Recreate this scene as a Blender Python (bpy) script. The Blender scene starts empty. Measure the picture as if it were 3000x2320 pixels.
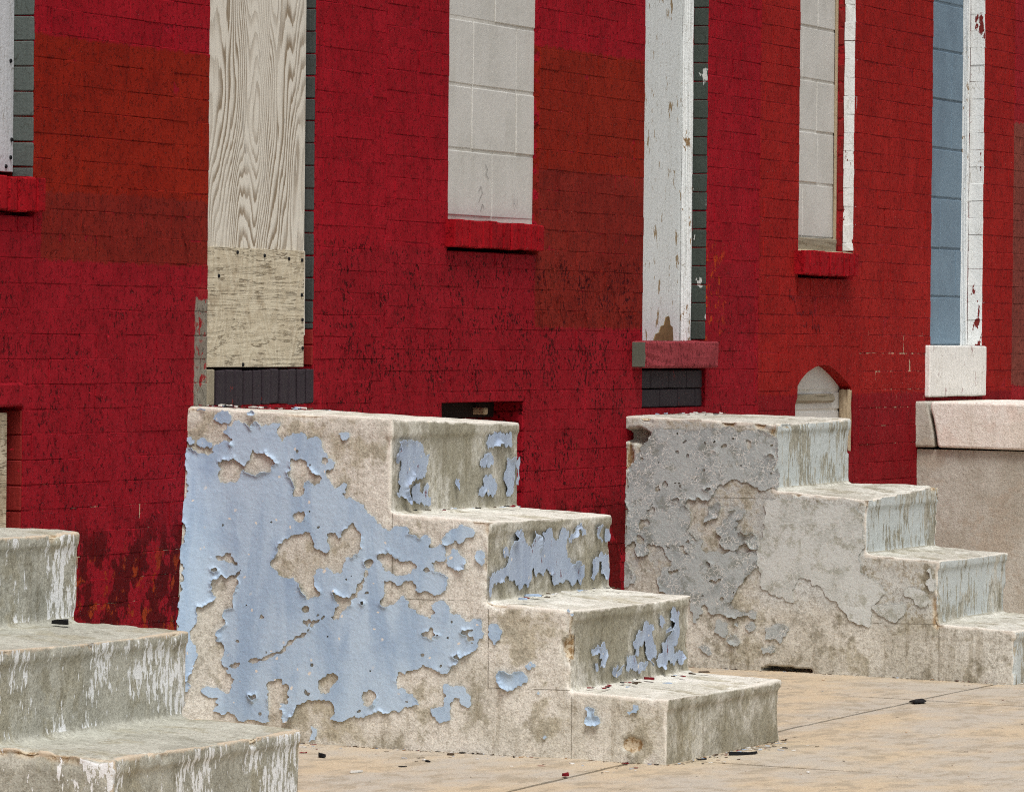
import bpy, bmesh, math, random
import numpy as np
from mathutils import Matrix, Vector, Euler

random.seed(7)
rng = np.random.default_rng(7)
scene = bpy.context.scene
COL = scene.collection

# ------------------------------------------------------------------ camera, sky, sun, exposure
EYE = Vector((0.0, -6.163, 0.0))                       # heights in this file are measured from eye level
cam_data = bpy.data.cameras.new('camera')
cam_data.sensor_width = 36.0
cam_data.lens = 16924.0 / 3000.0 * 36.0
cam_data.clip_start = 0.1
cam_data.clip_end = 2000.0
cam = bpy.data.objects.new('camera', cam_data)
COL.objects.link(cam)
R_, U_, B_ = (0.334142, -0.94247, 0.009999), (0.006126, 0.012781, 0.9999), (-0.942503, -0.334047, 0.010044)
cam.matrix_world = Matrix(((R_[0], U_[0], B_[0], EYE.x), (R_[1], U_[1], B_[1], EYE.y), (R_[2], U_[2], B_[2], EYE.z), (0, 0, 0, 1)))
scene.camera = cam

SUN_EL, SUN_AZ = math.radians(62), math.radians(212)   # direction the light comes from, azimuth from +X towards +Y
world = bpy.data.worlds.new('World'); scene.world = world; world.use_nodes = True
wn = world.node_tree; wn.nodes.clear()
sky = wn.nodes.new('ShaderNodeTexSky'); sky.sky_type = 'NISHITA'; sky.sun_disc = False
sky.sun_elevation = SUN_EL; sky.sun_rotation = math.pi / 2 - SUN_AZ
sky.air_density = 1.0; sky.dust_density = 4.0; sky.ozone_density = 1.0
hsv = wn.nodes.new('ShaderNodeHueSaturation'); hsv.inputs['Saturation'].default_value = 0.22
bg = wn.nodes.new('ShaderNodeBackground'); bg.inputs['Strength'].default_value = 0.088
wo = wn.nodes.new('ShaderNodeOutputWorld')
wn.links.new(sky.outputs[0], hsv.inputs['Color']); wn.links.new(hsv.outputs[0], bg.inputs['Color']); wn.links.new(bg.outputs[0], wo.inputs['Surface'])
sun_data = bpy.data.lights.new('sun', 'SUN'); sun_data.energy = 1.5; sun_data.angle = math.radians(22); sun_data.color = (1.0, 0.985, 0.96)
sun = bpy.data.objects.new('sun', sun_data); COL.objects.link(sun)
sd = Vector((math.cos(SUN_EL) * math.cos(SUN_AZ), math.cos(SUN_EL) * math.sin(SUN_AZ), math.sin(SUN_EL)))
sun.location = (15, -8, 12); sun.rotation_euler = sd.to_track_quat('Z', 'Y').to_euler()
scene.view_settings.view_transform = 'Standard'
scene.view_settings.look = 'None'
scene.view_settings.gamma = 1.0
scene.view_settings.exposure = 0.48
scene.view_settings.use_curve_mapping = False
scene.render.engine = 'CYCLES'
scene.cycles.max_bounces = 5; scene.cycles.diffuse_bounces = 3; scene.cycles.glossy_bounces = 2; scene.cycles.transmission_bounces = 1; scene.cycles.volume_bounces = 0
scene.cycles.use_adaptive_sampling = True; scene.cycles.adaptive_threshold = 0.02; scene.cycles.pixel_filter_type = 'BLACKMAN_HARRIS'; scene.cycles.filter_width = 1.1; scene.cycles.use_denoising = False

# ------------------------------------------------------------------ outlines of the peeling paint, metres (distance from wall or along it, height)
BLUE_MAIN = [(-0.0065,-0.3099),(-0.0232,-0.3193),(-0.0474,-0.3259),(-0.0805,-0.3254),(-0.0743,-0.3144),(-0.0772,-0.3018),(-0.0952,-0.3001),(-0.1101,-0.2874),(-0.1282,-0.294),(-0.1313,-0.3023),(-0.1297,-0.2912),(-0.1371,-0.2842),(-0.122,-0.2775),(-0.1054,-0.2666),(-0.1143,-0.2609),(-0.1187,-0.2456),(-0.1308,-0.2523),(-0.1366,-0.2411),(-0.1545,-0.2311),(-0.1621,-0.2421),(-0.1787,-0.2475),(-0.1878,-0.2598),(-0.1906,-0.2459),(-0.2055,-0.236),(-0.219,-0.2455),(-0.2176,-0.2524),(-0.2324,-0.2425),(-0.2533,-0.2395),(-0.2653,-0.2421),(-0.2771,-0.2363),(-0.2757,-0.2447),(-0.2654,-0.2559),(-0.2686,-0.2725),(-0.2792,-0.2917),(-0.2865,-0.2805),(-0.3043,-0.2733),(-0.3147,-0.2649),(-0.331,-0.2674),(-0.3489,-0.2671),(-0.3534,-0.274),(-0.3506,-0.2906),(-0.3639,-0.2793),(-0.3787,-0.2736),(-0.3906,-0.2803),(-0.3981,-0.2926),(-0.4028,-0.3091),(-0.4147,-0.32),(-0.4178,-0.331),(-0.403,-0.3312),(-0.3972,-0.3452),(-0.4121,-0.3491),(-0.4209,-0.3448),(-0.4178,-0.3338),(-0.4297,-0.3391),(-0.4402,-0.3472),(-0.4329,-0.3611),(-0.4182,-0.3641),(-0.4108,-0.3726),(-0.4154,-0.3891),(-0.4274,-0.4027),(-0.438,-0.419),(-0.4512,-0.4105),(-0.46,-0.4021),(-0.4748,-0.4032),(-0.4705,-0.4157),(-0.4706,-0.4267),(-0.4573,-0.4297),(-0.484,-0.4389),(-0.5049,-0.4509),(-0.5331,-0.4738),(-0.5436,-0.486),(-0.5576,-0.4995),(-0.5642,-0.5105),(-0.5784,-0.5218),(-0.5944,-0.5281),(-0.6101,-0.5162),(-0.6313,-0.5131),(-0.6489,-0.5171),(-0.6561,-0.5252),(-0.6527,-0.5368),(-0.6703,-0.5381),(-0.6862,-0.5476),(-0.6984,-0.5375),(-0.7125,-0.5405),(-0.7214,-0.5502),(-0.7197,-0.5617),(-0.7111,-0.5718),(-0.7268,-0.5698),(-0.7408,-0.5662),(-0.7443,-0.5612),(-0.7584,-0.5659),(-0.762,-0.5789),(-0.7587,-0.5922),(-0.764,-0.597),(-0.7588,-0.607),(-0.7413,-0.609),(-0.7307,-0.606),(-0.729,-0.6126),(-0.7203,-0.6111),(-0.7274,-0.6225),(-0.731,-0.634),(-0.7205,-0.6342),(-0.7134,-0.6261),(-0.7028,-0.6264),(-0.6924,-0.6332),(-0.7065,-0.6428),(-0.717,-0.6359),(-0.7381,-0.6371),(-0.7522,-0.6417),(-0.7627,-0.6481),(-0.7716,-0.6528),(-0.7664,-0.6611),(-0.7683,-0.6743),(-0.7649,-0.6875),(-0.7527,-0.6927),(-0.7141,-0.692),(-0.686,-0.6943),(-0.6753,-0.6864),(-0.6788,-0.6764),(-0.6717,-0.67),(-0.6645,-0.6619),(-0.6504,-0.6606),(-0.6399,-0.6674),(-0.633,-0.6758),(-0.6242,-0.6777),(-0.6152,-0.6663),(-0.6011,-0.6634),(-0.5817,-0.6655),(-0.5854,-0.6786),(-0.5837,-0.6919),(-0.5839,-0.7067),(-0.5716,-0.7186),(-0.5771,-0.73),(-0.5842,-0.7348),(-0.6,-0.7295),(-0.6158,-0.7241),(-0.6298,-0.7139),(-0.6333,-0.7055),(-0.6403,-0.7037),(-0.6492,-0.715),(-0.6581,-0.7231),(-0.6565,-0.7363),(-0.6759,-0.7408),(-0.6866,-0.752),(-0.7043,-0.7598),(-0.7184,-0.7661),(-0.7218,-0.7544),(-0.7392,-0.7458),(-0.7251,-0.7395),(-0.718,-0.7265),(-0.7354,-0.7179),(-0.7564,-0.714),(-0.7653,-0.7221),(-0.7777,-0.7349),(-0.7743,-0.7449),(-0.7953,-0.7493),(-0.813,-0.7603),(-0.8341,-0.7713),(-0.8392,-0.7646),(-0.8584,-0.7608),(-0.869,-0.7688),(-0.8691,-0.7835),(-0.8763,-0.7998),(-0.8729,-0.813),(-0.859,-0.8216),(-0.8556,-0.825),(-0.8592,-0.8364),(-0.8419,-0.85),(-0.821,-0.8604),(-0.8071,-0.8707),(-0.8,-0.8544),(-0.7843,-0.8647),(-0.8019,-0.8741),(-0.7898,-0.8876),(-0.776,-0.9045),(-0.7655,-0.9114),(-0.748,-0.9086),(-0.7303,-0.9025),(-0.7092,-0.8949),(-0.6968,-0.8886),(-0.6934,-0.897),(-0.6741,-0.9025),(-0.653,-0.908),(-0.6478,-0.9181),(-0.6354,-0.9085),(-0.625,-0.9253),(-0.6181,-0.9387),(-0.6234,-0.9337),(-0.6282,-0.9591),(-0.651,-0.9606),(-0.6715,-0.9706),(-0.683,-0.9851),(-0.6922,-0.9997),(-0.665,-1.0048),(-0.6424,-1.0119),(-0.6334,-1.0207),(-0.6084,-1.0172),(-0.5834,-1.0222),(-0.5561,-1.0274),(-0.5288,-1.0389),(-0.506,-1.0396),(-0.5037,-1.0333),(-0.4877,-1.0402),(-0.465,-1.0516),(-0.4536,-1.0541),(-0.4306,-1.0462),(-0.4465,-1.0329),(-0.444,-1.0159),(-0.437,-1.0011),(-0.414,-0.9933),(-0.3956,-0.9939),(-0.3704,-0.9946),(-0.3544,-1.0037),(-0.3314,-1.0087),(-0.327,-1.0281),(-0.311,-1.0436),(-0.3043,-1.0588),(-0.2928,-1.0613),(-0.288,-1.0486),(-0.2925,-1.0377),(-0.2808,-1.0188),(-0.2853,-1.0079),(-0.3061,-1.0073),(-0.3105,-0.99),(-0.3078,-0.9558),(-0.2894,-0.9563),(-0.2846,-0.9393),(-0.2639,-0.9464),(-0.2636,-0.9468),(-0.2457,-0.9507),(-0.2404,-0.9608),(-0.2459,-0.9706),(-0.2443,-0.9873),(-0.2498,-1.0038),(-0.2465,-1.0239),(-0.2467,-1.0439),(-0.2558,-1.0619),(-0.2397,-1.0624),(-0.2217,-1.0596),(-0.2073,-1.0534),(-0.1894,-1.054),(-0.1607,-1.0599),(-0.1552,-1.0501),(-0.1424,-1.0388),(-0.128,-1.0342),(-0.1191,-1.0428),(-0.0992,-1.0368),(-0.0865,-1.0338),(-0.0936,-1.0219),(-0.1062,-1.0182),(-0.0935,-1.0086),(-0.1024,-0.9983),(-0.0807,-0.9956),(-0.0662,-0.9893),(-0.0606,-0.9728),(-0.0732,-0.9657),(-0.0913,-0.9702),(-0.1094,-0.978),(-0.1203,-0.9844),(-0.1346,-0.9806),(-0.138,-0.9605),(-0.1487,-0.9435),(-0.1378,-0.9388),(-0.1251,-0.9275),(-0.1232,-0.9192),(-0.1412,-0.9164),(-0.1591,-0.9108),(-0.1931,-0.8989),(-0.2308,-0.8935),(-0.2647,-0.8769),(-0.2871,-0.8703),(-0.2984,-0.8553),(-0.319,-0.8395),(-0.3392,-0.8273),(-0.358,-0.8168),(-0.3714,-0.7956),(-0.3954,-0.7744),(-0.417,-0.7632),(-0.3932,-0.7731),(-0.3678,-0.7927),(-0.3523,-0.812),(-0.3356,-0.8211),(-0.3143,-0.8323),(-0.293,-0.8495),(-0.2824,-0.8638),(-0.261,-0.869),(-0.2289,-0.8862),(-0.1913,-0.8916),(-0.1446,-0.9029),(-0.1159,-0.9127),(-0.1104,-0.9045),(-0.112,-0.8845),(-0.1191,-0.8676),(-0.1153,-0.8527),(-0.0936,-0.8449),(-0.1005,-0.8113),(-0.1148,-0.8009),(-0.1182,-0.7808),(-0.1161,-0.7558),(-0.1431,-0.7518),(-0.1411,-0.7335),(-0.1498,-0.7033),(-0.155,-0.6865),(-0.1512,-0.6666),(-0.1672,-0.6429),(-0.1421,-0.6585),(-0.1206,-0.669),(-0.1061,-0.6559),(-0.1026,-0.6644),(-0.081,-0.6749),(-0.083,-0.6915),(-0.0941,-0.7213),(-0.078,-0.7351),(-0.0601,-0.7489),(-0.0457,-0.7459),(-0.0495,-0.7692),(-0.039,-0.8029),(-0.0319,-0.8131),(-0.0339,-0.8365),(-0.045,-0.8596),(-0.0436,-0.9031),(-0.0349,-0.9334),(-0.0315,-0.9486),(-0.0043,-0.951),(-0.0022,-0.9176),(0.0035,-0.8174),(0.0093,-0.7506),(0.0147,-0.6838),(0.0117,-0.6168),(0.0103,-0.5833)]
BLUE_HOLES = [[(-0.0927,-0.3488),(-0.1018,-0.3501),(-0.1197,-0.3414),(-0.1347,-0.3412),(-0.1406,-0.3355),(-0.1527,-0.3492),(-0.1723,-0.3614),(-0.162,-0.3768),(-0.1592,-0.3908),(-0.1518,-0.4034),(-0.1263,-0.4039),(-0.0993,-0.4043),(-0.0946,-0.3808)],[(-0.1988,-0.3124),(-0.2034,-0.322),(-0.2273,-0.3244),(-0.2332,-0.3188),(-0.2393,-0.3298),(-0.2513,-0.3337),(-0.2604,-0.3474),(-0.2694,-0.3501),(-0.2545,-0.3558),(-0.2517,-0.3698),(-0.2308,-0.3729),(-0.2159,-0.3801),(-0.198,-0.3832),(-0.18,-0.3779),(-0.1679,-0.3656),(-0.1767,-0.3488),(-0.1885,-0.3292)],[(-0.3094,-0.3342),(-0.3288,-0.3366),(-0.3437,-0.3405),(-0.3557,-0.3486),(-0.3647,-0.3623),(-0.3797,-0.3759),(-0.3916,-0.3784),(-0.4021,-0.3865),(-0.3948,-0.4032),(-0.3771,-0.4118),(-0.3681,-0.4037),(-0.3591,-0.3956),(-0.3488,-0.4013),(-0.3505,-0.4206),(-0.3491,-0.4345),(-0.3299,-0.4418),(-0.3165,-0.4406),(-0.3121,-0.449),(-0.3163,-0.4268),(-0.3191,-0.4101),(-0.31,-0.3937),(-0.2964,-0.3745),(-0.3083,-0.3688),(-0.3096,-0.3494)],[(-0.3154,-0.4849),(-0.3303,-0.4791),(-0.3496,-0.4801),(-0.3527,-0.4925),(-0.3454,-0.5037),(-0.3336,-0.5123),(-0.3186,-0.5015)],[(-0.3695,-0.5337),(-0.3546,-0.534),(-0.3339,-0.5427),(-0.3072,-0.5516),(-0.2865,-0.5686),(-0.2702,-0.5787),(-0.2689,-0.5995),(-0.2572,-0.6136),(-0.2655,-0.6107),(-0.2495,-0.6244),(-0.2568,-0.6358),(-0.2712,-0.6455),(-0.2749,-0.657),(-0.3,-0.6631),(-0.3178,-0.6594),(-0.3323,-0.6756),(-0.3432,-0.6986),(-0.3577,-0.7149),(-0.3595,-0.7215),(-0.3951,-0.7123),(-0.3859,-0.6877),(-0.3822,-0.6678),(-0.3855,-0.6445),(-0.3925,-0.6344),(-0.4174,-0.6305),(-0.4299,-0.6385),(-0.4353,-0.6484),(-0.4567,-0.6495),(-0.4637,-0.6427),(-0.4635,-0.6229),(-0.4704,-0.6028),(-0.4881,-0.6058),(-0.5058,-0.5954),(-0.5127,-0.582),(-0.518,-0.5775),(-0.5119,-0.5638),(-0.5192,-0.5499),(-0.5116,-0.5307),(-0.4997,-0.52),(-0.4921,-0.5049),(-0.4819,-0.5148),(-0.4672,-0.5261),(-0.4586,-0.5484),(-0.4497,-0.5514),(-0.4437,-0.5432),(-0.417,-0.541),(-0.4157,-0.5576),(-0.4232,-0.5685),(-0.4249,-0.5823),(-0.4161,-0.5921),(-0.4027,-0.5869),(-0.3848,-0.5817),(-0.3757,-0.5612),(-0.3681,-0.5448)],[(-0.4394,-0.6963),(-0.4573,-0.7092),(-0.4822,-0.7135),(-0.5033,-0.6941),(-0.5224,-0.6639),(-0.5303,-0.6346),(-0.5352,-0.6345),(-0.5285,-0.6661),(-0.5086,-0.6973),(-0.4875,-0.7183),(-0.4895,-0.7315),(-0.4719,-0.7452),(-0.4578,-0.7588),(-0.4562,-0.7721),(-0.4259,-0.7696),(-0.44,-0.7543),(-0.4399,-0.7427),(-0.454,-0.7357),(-0.4432,-0.7228)],[(-0.5263,-0.6138),(-0.5493,-0.6067),(-0.5529,-0.6166),(-0.5442,-0.63),(-0.5318,-0.6303),(-0.5264,-0.6205)],[(-0.3473,-0.7417),(-0.3579,-0.7381),(-0.3687,-0.7445),(-0.3652,-0.7546),(-0.3546,-0.7581),(-0.3438,-0.7501)],[(-0.3494,-0.7749),(-0.3708,-0.7743),(-0.3709,-0.7843),(-0.3621,-0.7945),(-0.3477,-0.7882)],[(-0.3921,-0.943),(-0.4063,-0.9327),(-0.4239,-0.9206),(-0.4524,-0.9264),(-0.449,-0.9414),(-0.435,-0.9584),(-0.428,-0.9718),(-0.4032,-0.9776),(-0.394,-0.9563)],[(-0.5201,-0.9858),(-0.5258,-0.9686),(-0.5426,-0.9617),(-0.56,-0.9675),(-0.5657,-0.9844),(-0.5581,-1.0017),(-0.5431,-1.0094),(-0.5262,-1.0027)],[(-0.6907,-0.808),(-0.7134,-0.7992),(-0.7221,-0.7857),(-0.7293,-0.8004),(-0.7469,-0.8098),(-0.7277,-0.8136),(-0.7225,-0.8253),(-0.7083,-0.8141)],[(-0.8133,-0.7916),(-0.8308,-0.7895),(-0.8447,-0.7875),(-0.8309,-0.7993),(-0.8309,-0.8076),(-0.845,-0.8105),(-0.8485,-0.8169),(-0.8311,-0.824),(-0.8275,-0.8109),(-0.8134,-0.8047)],[(-0.1886,-0.984),(-0.2102,-0.9817),(-0.2139,-0.9949),(-0.2032,-1.0036),(-0.1923,-0.9939)],[(-0.0948,-0.6061),(-0.1343,-0.5969),(-0.1399,-0.6135),(-0.1562,-0.6298),(-0.1274,-0.6254),(-0.1093,-0.6192),(-0.0967,-0.6211),(-0.0804,-0.6115)],[(-0.079,-0.6499),(-0.0915,-0.6379),(-0.0988,-0.6461),(-0.088,-0.653)],[(-0.595,-0.5826),(-0.6074,-0.5922),(-0.6252,-0.6034),(-0.6464,-0.6085),(-0.6657,-0.6074),(-0.6764,-0.6187),(-0.6835,-0.6252),(-0.6677,-0.6305),(-0.6626,-0.6438),(-0.6503,-0.6474),(-0.6292,-0.6479),(-0.6062,-0.6434),(-0.5849,-0.6373),(-0.5795,-0.6275),(-0.5723,-0.6128),(-0.5616,-0.6031),(-0.5756,-0.5913)],[(-0.4736,-0.6581),(-0.4824,-0.6496),(-0.4931,-0.656),(-0.4914,-0.6659),(-0.4808,-0.6695)],[(-0.471,-0.6608),(-0.4815,-0.6506),(-0.4922,-0.657),(-0.4888,-0.667),(-0.4782,-0.6689)],[(-0.6912,-0.8607),(-0.7,-0.8572),(-0.7054,-0.8653),(-0.6984,-0.8704)],[(-0.5133,-0.7267),(-0.5204,-0.7205),(-0.5275,-0.7263),(-0.5223,-0.7324)],[(-0.7763,-0.7712),(-0.7815,-0.7667),(-0.7868,-0.7709),(-0.7816,-0.776)],[(-0.3227,-0.3187),(-0.327,-0.309),(-0.331,-0.3186),(-0.3257,-0.3214)],[(-0.2179,-1.0398),(-0.225,-1.0329),(-0.2305,-1.041),(-0.2245,-1.0462)],[(-0.3532,-0.9741),(-0.3573,-0.9573),(-0.3622,-0.9738),(-0.3747,-0.9784),(-0.3605,-0.9822)]]
BLUE_FLAKES = [[(0.0013,-0.2821),(-0.0107,-0.2778),(-0.0244,-0.2901),(-0.0215,-0.2999),(-0.008,-0.3029),(-0.0003,-0.2932)],[(-0.0304,-0.29),(-0.053,-0.2841),(-0.0621,-0.2951),(-0.0757,-0.2976),(-0.0743,-0.3102),(-0.0622,-0.3062),(-0.0412,-0.3093),(-0.0306,-0.3011)],[(-0.0765,-0.2309),(-0.0824,-0.2197),(-0.0943,-0.2125),(-0.1047,-0.2027),(-0.1213,-0.2066),(-0.1304,-0.219),(-0.1336,-0.2328),(-0.1187,-0.2428),(-0.1037,-0.2444),(-0.0886,-0.2376)],[(-0.1753,-0.21),(-0.1902,-0.2071),(-0.2022,-0.2124),(-0.1933,-0.2209),(-0.1814,-0.2183)],[(-0.0234,-0.1857),(-0.0399,-0.1882),(-0.0566,-0.1991),(-0.0492,-0.2062),(-0.0341,-0.205),(-0.0295,-0.1953)],[(-0.7581,-0.5395),(-0.7754,-0.5227),(-0.7929,-0.5174),(-0.7998,-0.5091),(-0.8208,-0.5119),(-0.8384,-0.5165),(-0.8472,-0.5278),(-0.8421,-0.5394),(-0.8246,-0.5414),(-0.8056,-0.5583),(-0.788,-0.5488),(-0.7689,-0.564),(-0.7548,-0.561)],[(-0.7657,-0.5953),(-0.7796,-0.5851),(-0.7829,-0.5686),(-0.797,-0.5749),(-0.8006,-0.5847),(-0.8112,-0.5976),(-0.8236,-0.6072),(-0.8185,-0.6237),(-0.8011,-0.634),(-0.7765,-0.6214),(-0.7641,-0.6118)],[(-0.8427,-0.5936),(-0.853,-0.577),(-0.8669,-0.575),(-0.8776,-0.5928),(-0.876,-0.6093),(-0.8639,-0.6178),(-0.8568,-0.6097)],[(-0.8883,-0.783),(-0.9004,-0.7729),(-0.9179,-0.7806),(-0.9268,-0.7984),(-0.9217,-0.815),(-0.908,-0.8318),(-0.8974,-0.8189),(-0.8868,-0.8061)],[(-0.9123,-0.9137),(-0.9218,-0.899),(-0.9352,-0.8986),(-0.9487,-0.9091),(-0.9658,-0.9013),(-0.9849,-0.899),(-0.9984,-0.9112),(-1.0005,-0.9292),(-0.9853,-0.9386),(-0.9663,-0.9446),(-0.9492,-0.9541),(-0.9319,-0.9474),(-0.9221,-0.9351)],[(-0.9943,-0.8861),(-1.0113,-0.8712),(-1.0305,-0.8815),(-1.0115,-0.8892),(-1.0002,-0.8968)],[(-0.7595,-0.9425),(-0.7776,-0.9462),(-0.8002,-0.9434),(-0.8228,-0.9491),(-0.8342,-0.9657),(-0.8412,-0.9909),(-0.8279,-1.0041),(-0.812,-0.9961),(-0.8096,-0.9792),(-0.7915,-0.9776),(-0.7781,-0.9929),(-0.7783,-1.0141),(-0.7808,-1.031),(-0.7696,-1.0419),(-0.7425,-1.0407),(-0.7287,-1.0284),(-0.7217,-1.0031),(-0.7421,-1.0067),(-0.7601,-1.0019),(-0.7689,-0.9719)],[(-1.1648,-0.9962),(-1.1894,-0.9918),(-1.1934,-1.0133),(-1.2107,-1.0342),(-1.1956,-1.0401),(-1.1729,-1.039)],[(-1.297,-0.9778),(-1.3177,-0.9807),(-1.3123,-1.0024),(-1.2898,-1.0102),(-1.2859,-1.0014),(-1.3047,-0.9937)],[(-0.3702,-1.0632),(-0.3899,-1.0726),(-0.3885,-1.1058),(-0.3654,-1.1132),(-0.3759,-1.0929)],[(-1.0275,-0.9572),(-1.0332,-0.9509),(-1.0397,-0.9568),(-1.0333,-0.9632)],[(-1.11,-0.7318),(-1.1164,-0.7263),(-1.1229,-0.7315),(-1.1165,-0.7378)],[(-1.1242,-0.7422),(-1.1298,-0.7374),(-1.1363,-0.7419),(-1.1299,-0.7475)],[(-1.0459,-1.0755),(-1.0516,-1.0699),(-1.0585,-1.0751),(-1.0517,-1.0814)],[(-0.0044,-0.9561),(-0.0315,-0.9569),(-0.0371,-0.9702),(-0.0264,-0.9805),(-0.012,-0.9893),(-0.0047,-0.9845)],[(-0.4467,-0.2643),(-0.4586,-0.2627),(-0.4793,-0.2638),(-0.4735,-0.2818),(-0.4558,-0.2807)]]
RISER_1 = [[(14.7587,-0.2849),(14.7869,-0.2819),(14.8106,-0.2872),(14.8578,-0.2829),(14.9152,-0.2887),(14.9491,-0.3008),(14.9543,-0.3177),(14.9931,-0.325),(14.9936,-0.3451),(14.9799,-0.3718),(14.9659,-0.3883),(14.9276,-0.3909),(14.899,-0.3936),(14.87,-0.3797),(14.8658,-0.3963),(14.8374,-0.4024),(14.814,-0.4086),(14.8191,-0.422),(14.8481,-0.4459),(14.839,-0.4574),(14.8103,-0.4467),(14.7912,-0.4363),(14.7631,-0.4406),(14.7439,-0.427),(14.7763,-0.4111),(14.7572,-0.3975),(14.7658,-0.3711),(14.784,-0.3499),(14.7416,-0.3442),(14.7272,-0.3307),(14.7454,-0.3112)],[(14.871,-0.4131),(14.8993,-0.4037),(14.9231,-0.4008),(14.9284,-0.4176),(14.9192,-0.4308),(14.948,-0.4348),(14.9571,-0.4149),(14.9855,-0.3987),(15.0052,-0.4126),(14.9864,-0.4323),(15.0157,-0.443),(15.0162,-0.4599),(14.9874,-0.4642),(14.939,-0.4547),(14.9104,-0.4591),(14.872,-0.4498),(14.8619,-0.4296)],[(15.4784,-0.2877),(15.5088,-0.2777),(15.5704,-0.2715),(15.6223,-0.2791),(15.6794,-0.2711),(15.6858,-0.3114),(15.6233,-0.3122),(15.6026,-0.3137),(15.5713,-0.3028),(15.5202,-0.3159),(15.4845,-0.3189),(15.4635,-0.3013)],[(15.4695,-0.329),(15.5051,-0.3244),(15.5261,-0.3403),(15.5316,-0.3542),(15.4912,-0.3725),(15.4704,-0.3601),(15.43,-0.3714),(15.4095,-0.3642),(15.4192,-0.3489),(15.4494,-0.339)],[(15.4411,-0.4044),(15.4611,-0.391),(15.5019,-0.3883),(15.5432,-0.3995),(15.5645,-0.4207),(15.5496,-0.4412),(15.5192,-0.4544),(15.4935,-0.4504),(15.4725,-0.4327),(15.4524,-0.4426),(15.4273,-0.4524),(15.3968,-0.4482),(15.4114,-0.4279),(15.4518,-0.4219)],[(15.6451,-0.3457),(15.7025,-0.3431),(15.7187,-0.3609),(15.7095,-0.4027),(15.7001,-0.4375),(15.6745,-0.4562),(15.6378,-0.4501),(15.6581,-0.4331),(15.6159,-0.4113),(15.6255,-0.3837)],[(15.7184,-0.3504),(15.755,-0.3439),(15.7568,-0.4036),(15.7416,-0.4244),(15.7203,-0.4134),(15.7351,-0.3822)],[(15.2201,-0.3966),(15.2448,-0.3937),(15.2406,-0.4209),(15.2209,-0.4273),(15.2105,-0.41)]]
RISER_2 = [[(14.6918,-0.6437),(14.7212,-0.6513),(14.7647,-0.6396),(14.7791,-0.6303),(14.8379,-0.6257),(14.8671,-0.6101),(14.8762,-0.5839),(14.8952,-0.5546),(14.92,-0.5536),(14.9348,-0.5491),(14.9143,-0.5285),(14.9894,-0.534),(15.0,-0.551),(15.0257,-0.5685),(15.0565,-0.5862),(15.0658,-0.5596),(15.0852,-0.53),(15.1214,-0.5478),(15.1326,-0.5818),(15.1469,-0.5452),(15.1875,-0.5312),(15.2341,-0.5409),(15.2503,-0.5617),(15.292,-0.5664),(15.3015,-0.5395),(15.3431,-0.5321),(15.3749,-0.5449),(15.3546,-0.5648),(15.3501,-0.5886),(15.3668,-0.6198),(15.4301,-0.6253),(15.4729,-0.637),(15.5103,-0.6417),(15.5113,-0.6727),(15.4853,-0.6924),(15.4529,-0.6775),(15.4217,-0.6935),(15.3792,-0.6817),(15.306,-0.6825),(15.249,-0.6889),(15.2329,-0.6696),(15.2325,-0.6561),(15.1706,-0.6505),(15.0993,-0.6598),(15.0782,-0.6339),(15.0583,-0.6432),(15.054,-0.6699),(15.0293,-0.6874),(14.9887,-0.6776),(14.954,-0.6896),(14.9436,-0.6759),(14.9083,-0.6613),(14.8786,-0.6635),(14.8485,-0.6492),(14.8094,-0.661),(14.7508,-0.6655),(14.7318,-0.6812),(14.7178,-0.7037),(14.6934,-0.6962)],[(14.8216,-0.5755),(14.8461,-0.5697),(14.8662,-0.5802),(14.8667,-0.5968),(14.8272,-0.5972)],[(15.365,-0.5617),(15.3961,-0.549),(15.4272,-0.5327),(15.4908,-0.5293),(15.5231,-0.5388),(15.5237,-0.5595),(15.4917,-0.5586),(15.4913,-0.5448),(15.4383,-0.5467),(15.4176,-0.5633),(15.3917,-0.5762)],[(15.609,-0.5377),(15.6521,-0.532),(15.6526,-0.5493),(15.6368,-0.5628),(15.6752,-0.5743),(15.6646,-0.5844),(15.6207,-0.5658)],[(15.6961,-0.5471),(15.72,-0.5443),(15.7348,-0.5621),(15.7301,-0.5864),(15.6916,-0.5783)],[(15.5903,-0.6271),(15.6545,-0.6084),(15.6982,-0.6132),(15.7257,-0.6211),(15.7279,-0.6909),(15.6787,-0.6874),(15.6563,-0.664),(15.6662,-0.6331),(15.6444,-0.6324),(15.6345,-0.6598),(15.5922,-0.6877),(15.565,-0.6781)]]
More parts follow.
